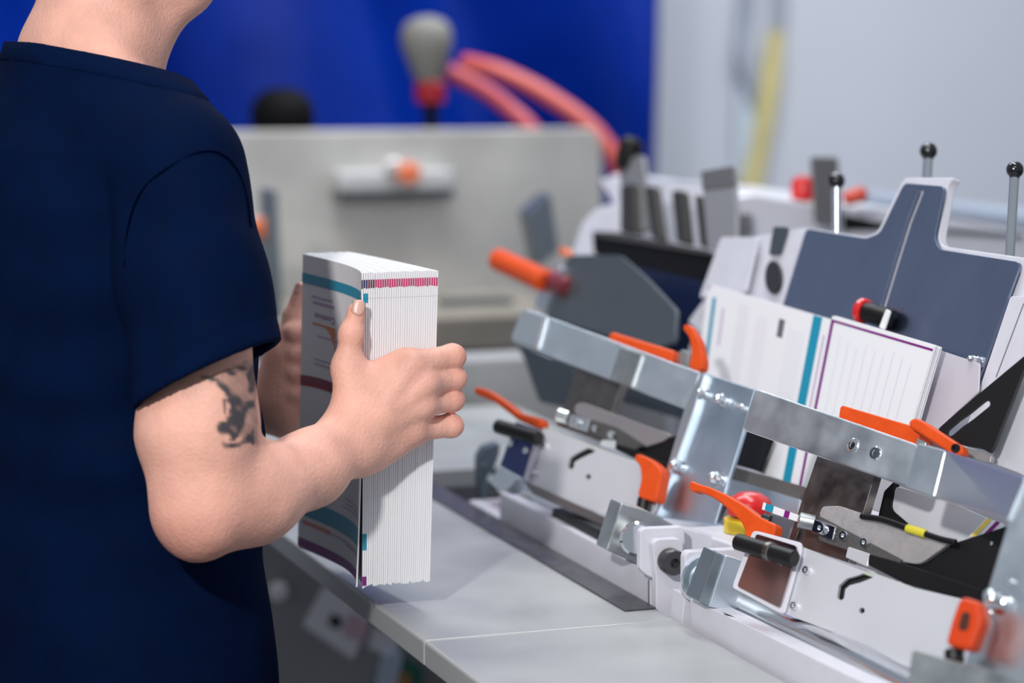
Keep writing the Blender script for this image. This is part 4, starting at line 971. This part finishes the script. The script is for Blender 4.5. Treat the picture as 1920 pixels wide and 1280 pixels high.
# ---- far station (out of focus) -------------------------------------------------------------------------------------
st0 = thing('feeder_station', 'farthest feeder station, dark grey guard with long orange handle', 'feeder station', 'feeder stations along the table')
guard_m = M('guard_grey', (.085, .105, .12), .30, .5, (6, .15))
plate('dark_guard', zF((600, 760), (900, 760), (1060, 900), (1240, 1090), (1230, 1280), (1100, 1330), (480, 1130), (440, 1080), (520, 900)), pl(-.075), .006, guard_m, st0, rnd=.01)
plate('guard_edge', zF((490, 815), (550, 825), (440, 1100), (385, 1075), (440, 930)), pl(-.068), .008, M('edge_silver', (.62, .68, .74), .3, .9), st0, rnd=.006)
h0, h1_ = on(*zF((165, 785))[0], *pl(-.04)), on(*zF((450, 915))[0], *pl(-.06))
rod('orange_handle', h0, h1_, .0155, orange, st0, cham=.4)
rod('red_hub', on(*zF((500, 925))[0], *pl(-.074)), on(*zF((590, 950))[0], *pl(-.072)), .014, M('hub_red', (.16, .02, .03), .4), st0, cham=.4)
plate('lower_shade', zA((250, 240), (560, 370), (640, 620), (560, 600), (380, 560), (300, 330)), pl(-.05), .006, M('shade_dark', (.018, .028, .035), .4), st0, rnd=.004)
plate('body_dark', zA((420, 60), (800, 150), (1120, 300), (1190, 420), (1100, 640), (820, 560), (450, 330)), pl(-.125), .02, M('body_slate', (.05, .065, .08), .4, .2), st0, rnd=.004)
plate('navy_rail', zF((960, 820), (1400, 920), (1330, 1130), (1240, 1380), (1130, 1400), (1260, 1100), (1060, 920)), pl(-.135), .012, M('navy_rail', (.003, .010, .04), .4, spec=.2), st0, rnd=.003)
box('base_casting', (1.30, 3.06, .0), (1.60, 3.54, .86), white_paint, st0, .004)
plate('salmon_tip', zF((535, 712), (580, 715), (585, 765), (540, 760)), pl(-.09), .01, M('knob_salmon', (.75, .19, .08)), st0, rnd=.004)
# ---- comb gripper unit
cm = thing('comb_gripper', 'black comb rail with upright dark steel fingers', 'gripper')
plate('comb_rail', zF((735, 640), (800, 650), (1440, 760), (1450, 800), (1400, 930), (1250, 900), (830, 800), (745, 745)), pl(-.19), .03, M('rail_black', (.003, .003, .004), .6, spec=.15), cm, rnd=.004)
plate('rail_top', zF((740, 615), (900, 625), (1440, 735), (1445, 765), (800, 655), (740, 645)), pl(-.186), .03, M('rail_top', (.05, .048, .045), .45), cm, rnd=.003)
fm = M('finger_steel', (.055, .052, .045), .4, .5)
for q in (((905, 340), (990, 335), (1000, 630), (905, 620)), ((1050, 355), (1105, 345), (1145, 670), (1095, 660)), ((1212, 380), (1275, 370), (1305, 690), (1245, 685)), ((1350, 405), (1385, 400), (1420, 715), (1385, 705))):
    plate('comb_finger', zF(*q), pl(-.196), .012, fm, cm, rnd=.006)
plate('finger_plate', zF((905, 175), (1040, 165), (1095, 600), (1000, 630), (985, 330), (900, 330)), pl(-.205), .006, M('plate_mid', (.30, .30, .31), .4, .5), cm, rnd=.004)
lathe('black_cap', on(*zF((950, 170))[0], *pl(-.205)), SW, [(-.02, .012), (0, .017), (.02, .018), (.028, .010)], black_plastic, cm)
plate('grey_paddle', zF((1390, 255), (1580, 225), (1600, 480), (1600, 760), (1430, 720), (1400, 380)), pl(-.175), .006, M('paddle_grey', (.34, .34, .36), .42, .4), cm, rnd=.004)
plate('paddle_cap', zF((1388, 262), (1582, 225), (1590, 345), (1395, 370)), pl(-.1735), .003, M('paddle_cap', (.12, .12, .125), .45), cm, rnd=.004)
plate('white_backing', zF((620, 740), (680, 560), (760, 480), (900, 440), (900, 640), (740, 640), (720, 780), (640, 790)), pl(-.20), .008, white_paint, cm, rnd=.01)
plate('white_deck', zF((780, 300), (900, 300), (1400, 330), (1400, 730), (900, 640), (880, 480)), pl(-.26), .02, white_paint, cm, rnd=.01)
# ---- white cabinet with its own stop button, far right
cb = thing('white_cabinet', 'white machine cabinet with red stop button beyond the magazine', 'cabinet')
CY = 3.55
def plc(y): return plY(y)
plate('cabinet_front', zK((400, 470), (560, 440), (1050, 520), (1700, 560), (2800, 760), (2800, 7350), (440, 7350), (430, 560)), plY(CY), .5, white_paint, cb, rnd=.01, bev=.004)
plate('shadow_strip', zC((775, 365), (1000, 410), (980, 440), (775, 440)), plY(CY - .004), .003, black_plastic, cb, rnd=.003)  # shade on the cabinet front, laid on as a dark plate
plate('shadow_strip', zC((1250, 430), (1640, 455), (1640, 480), (1250, 455)), plY(CY - .004), .003, M('shade_grey', (.10, .11, .13), .5), cb, rnd=.003)  # second strip of painted shade, in dark grey
plate('grey_block', zK((465, 600), (555, 600), (570, 770), (470, 780)), plY(CY - .02), .02, M('block_grey', (.17, .17, .18), .5), cb, rnd=.004)
rb = on(*zK((960, 535))[0], *plY(CY + .03))
lathe('stop_base', rb - ZU * .004, ZU, [(0, .020), (.008, .020), (.010, .015)], yellow_plastic, cb)
lathe('stop_button', rb, ZU, [(.008, .014), (.010, .0175), (.034, .0175), (.042, .013), (.044, .003)], red_plastic, cb)
plate('grey_blade', zK((1035, 145), (1245, 150), (1270, 700), (1070, 690)), plY(CY - .05), .008, M('blade_mid', (.18, .18, .185), .45, .4), cb, rnd=.006)
lev = rod('red_lever', at(*zK((1290, 490))[0], Y=CY - .06), at(*zK((1470, 430))[0], Y=CY - .08), .011, M('lever_red', (.62, .07, .04), .4), cb, cham=.4)
# ---- notices and fittings on the case front under the table
CF = 3.716
def quad_plate(name, pix, mat, parent, t=.003, y=CF): return plate(name, pix, plY(y), t, mat, parent, rnd=.004, bev=0)
nt_ = quad_plate('notice_sheet', ((608, 1098), (700, 1150), (662, 1236), (568, 1172)), M('notice_white', (.86, .86, .90), .5), None)
tag(nt_, 'tilted white notice sheet with dark blot on the case under the table', 'notice')
quad_plate('dark_print', ((620, 1150), (642, 1158), (638, 1180), (616, 1172)), M('print_dark', (.04, .04, .06), .6), nt_, .0005, CF - .003)
quad_plate('pink_panel', ((655, 1148), (694, 1165), (682, 1207), (644, 1190)), M('print_pink', (.70, .48, .56), .6), nt_, .0005, CF - .003)
o = quad_plate('notice_sheet', ((700, 1172), (752, 1200), (735, 1232), (690, 1215)), M('bundle_white', (.78, .79, .82), .6), None); tag(o, 'small pale notice sheet right of the tilted white one', 'notice')
o = quad_plate('folder', ((722, 1228), (756, 1222), (730, 1400), (690, 1400)), M('folder_blue', (.55, .64, .78), .5), None, .02, CF - .018); tag(o, 'light blue folder hanging under the table edge', 'folder')
fo = quad_plate('folder', ((748, 1258), (768, 1240), (790, 1250), (800, 1310), (744, 1400)), M('scrap_green', (.02, .15, .10), .6), None, .02, CF - .018); tag(fo, 'green folder with orange corner hanging under the table edge', 'folder')
quad_plate('orange_corner', ((748, 1262), (768, 1262), (770, 1310), (744, 1306)), M('scrap_orange', (.42, .20, .06), .6), fo, .001, CF - .0195)
pp = at(518, 1105, Y=CF)
tag(lathe('round_knob', pp + np.array([0, .006, 0]), YM, [(0, .010), (.012, .011), (.016, .0145), (.024, .0135), (.028, .006)], M('cap_white', (.88, .85, .88), .5)), 'round white knob on the case front beside the worker', 'knob')
o = quad_plate('notice_sheet', ((462, 1205), (498, 1232), (512, 1290), (500, 1400), (455, 1400)), M('sack_grey', (.6, .6, .64), .6), None); tag(o, 'light grey sheet low on the case next to the worker\'s hip', 'notice')
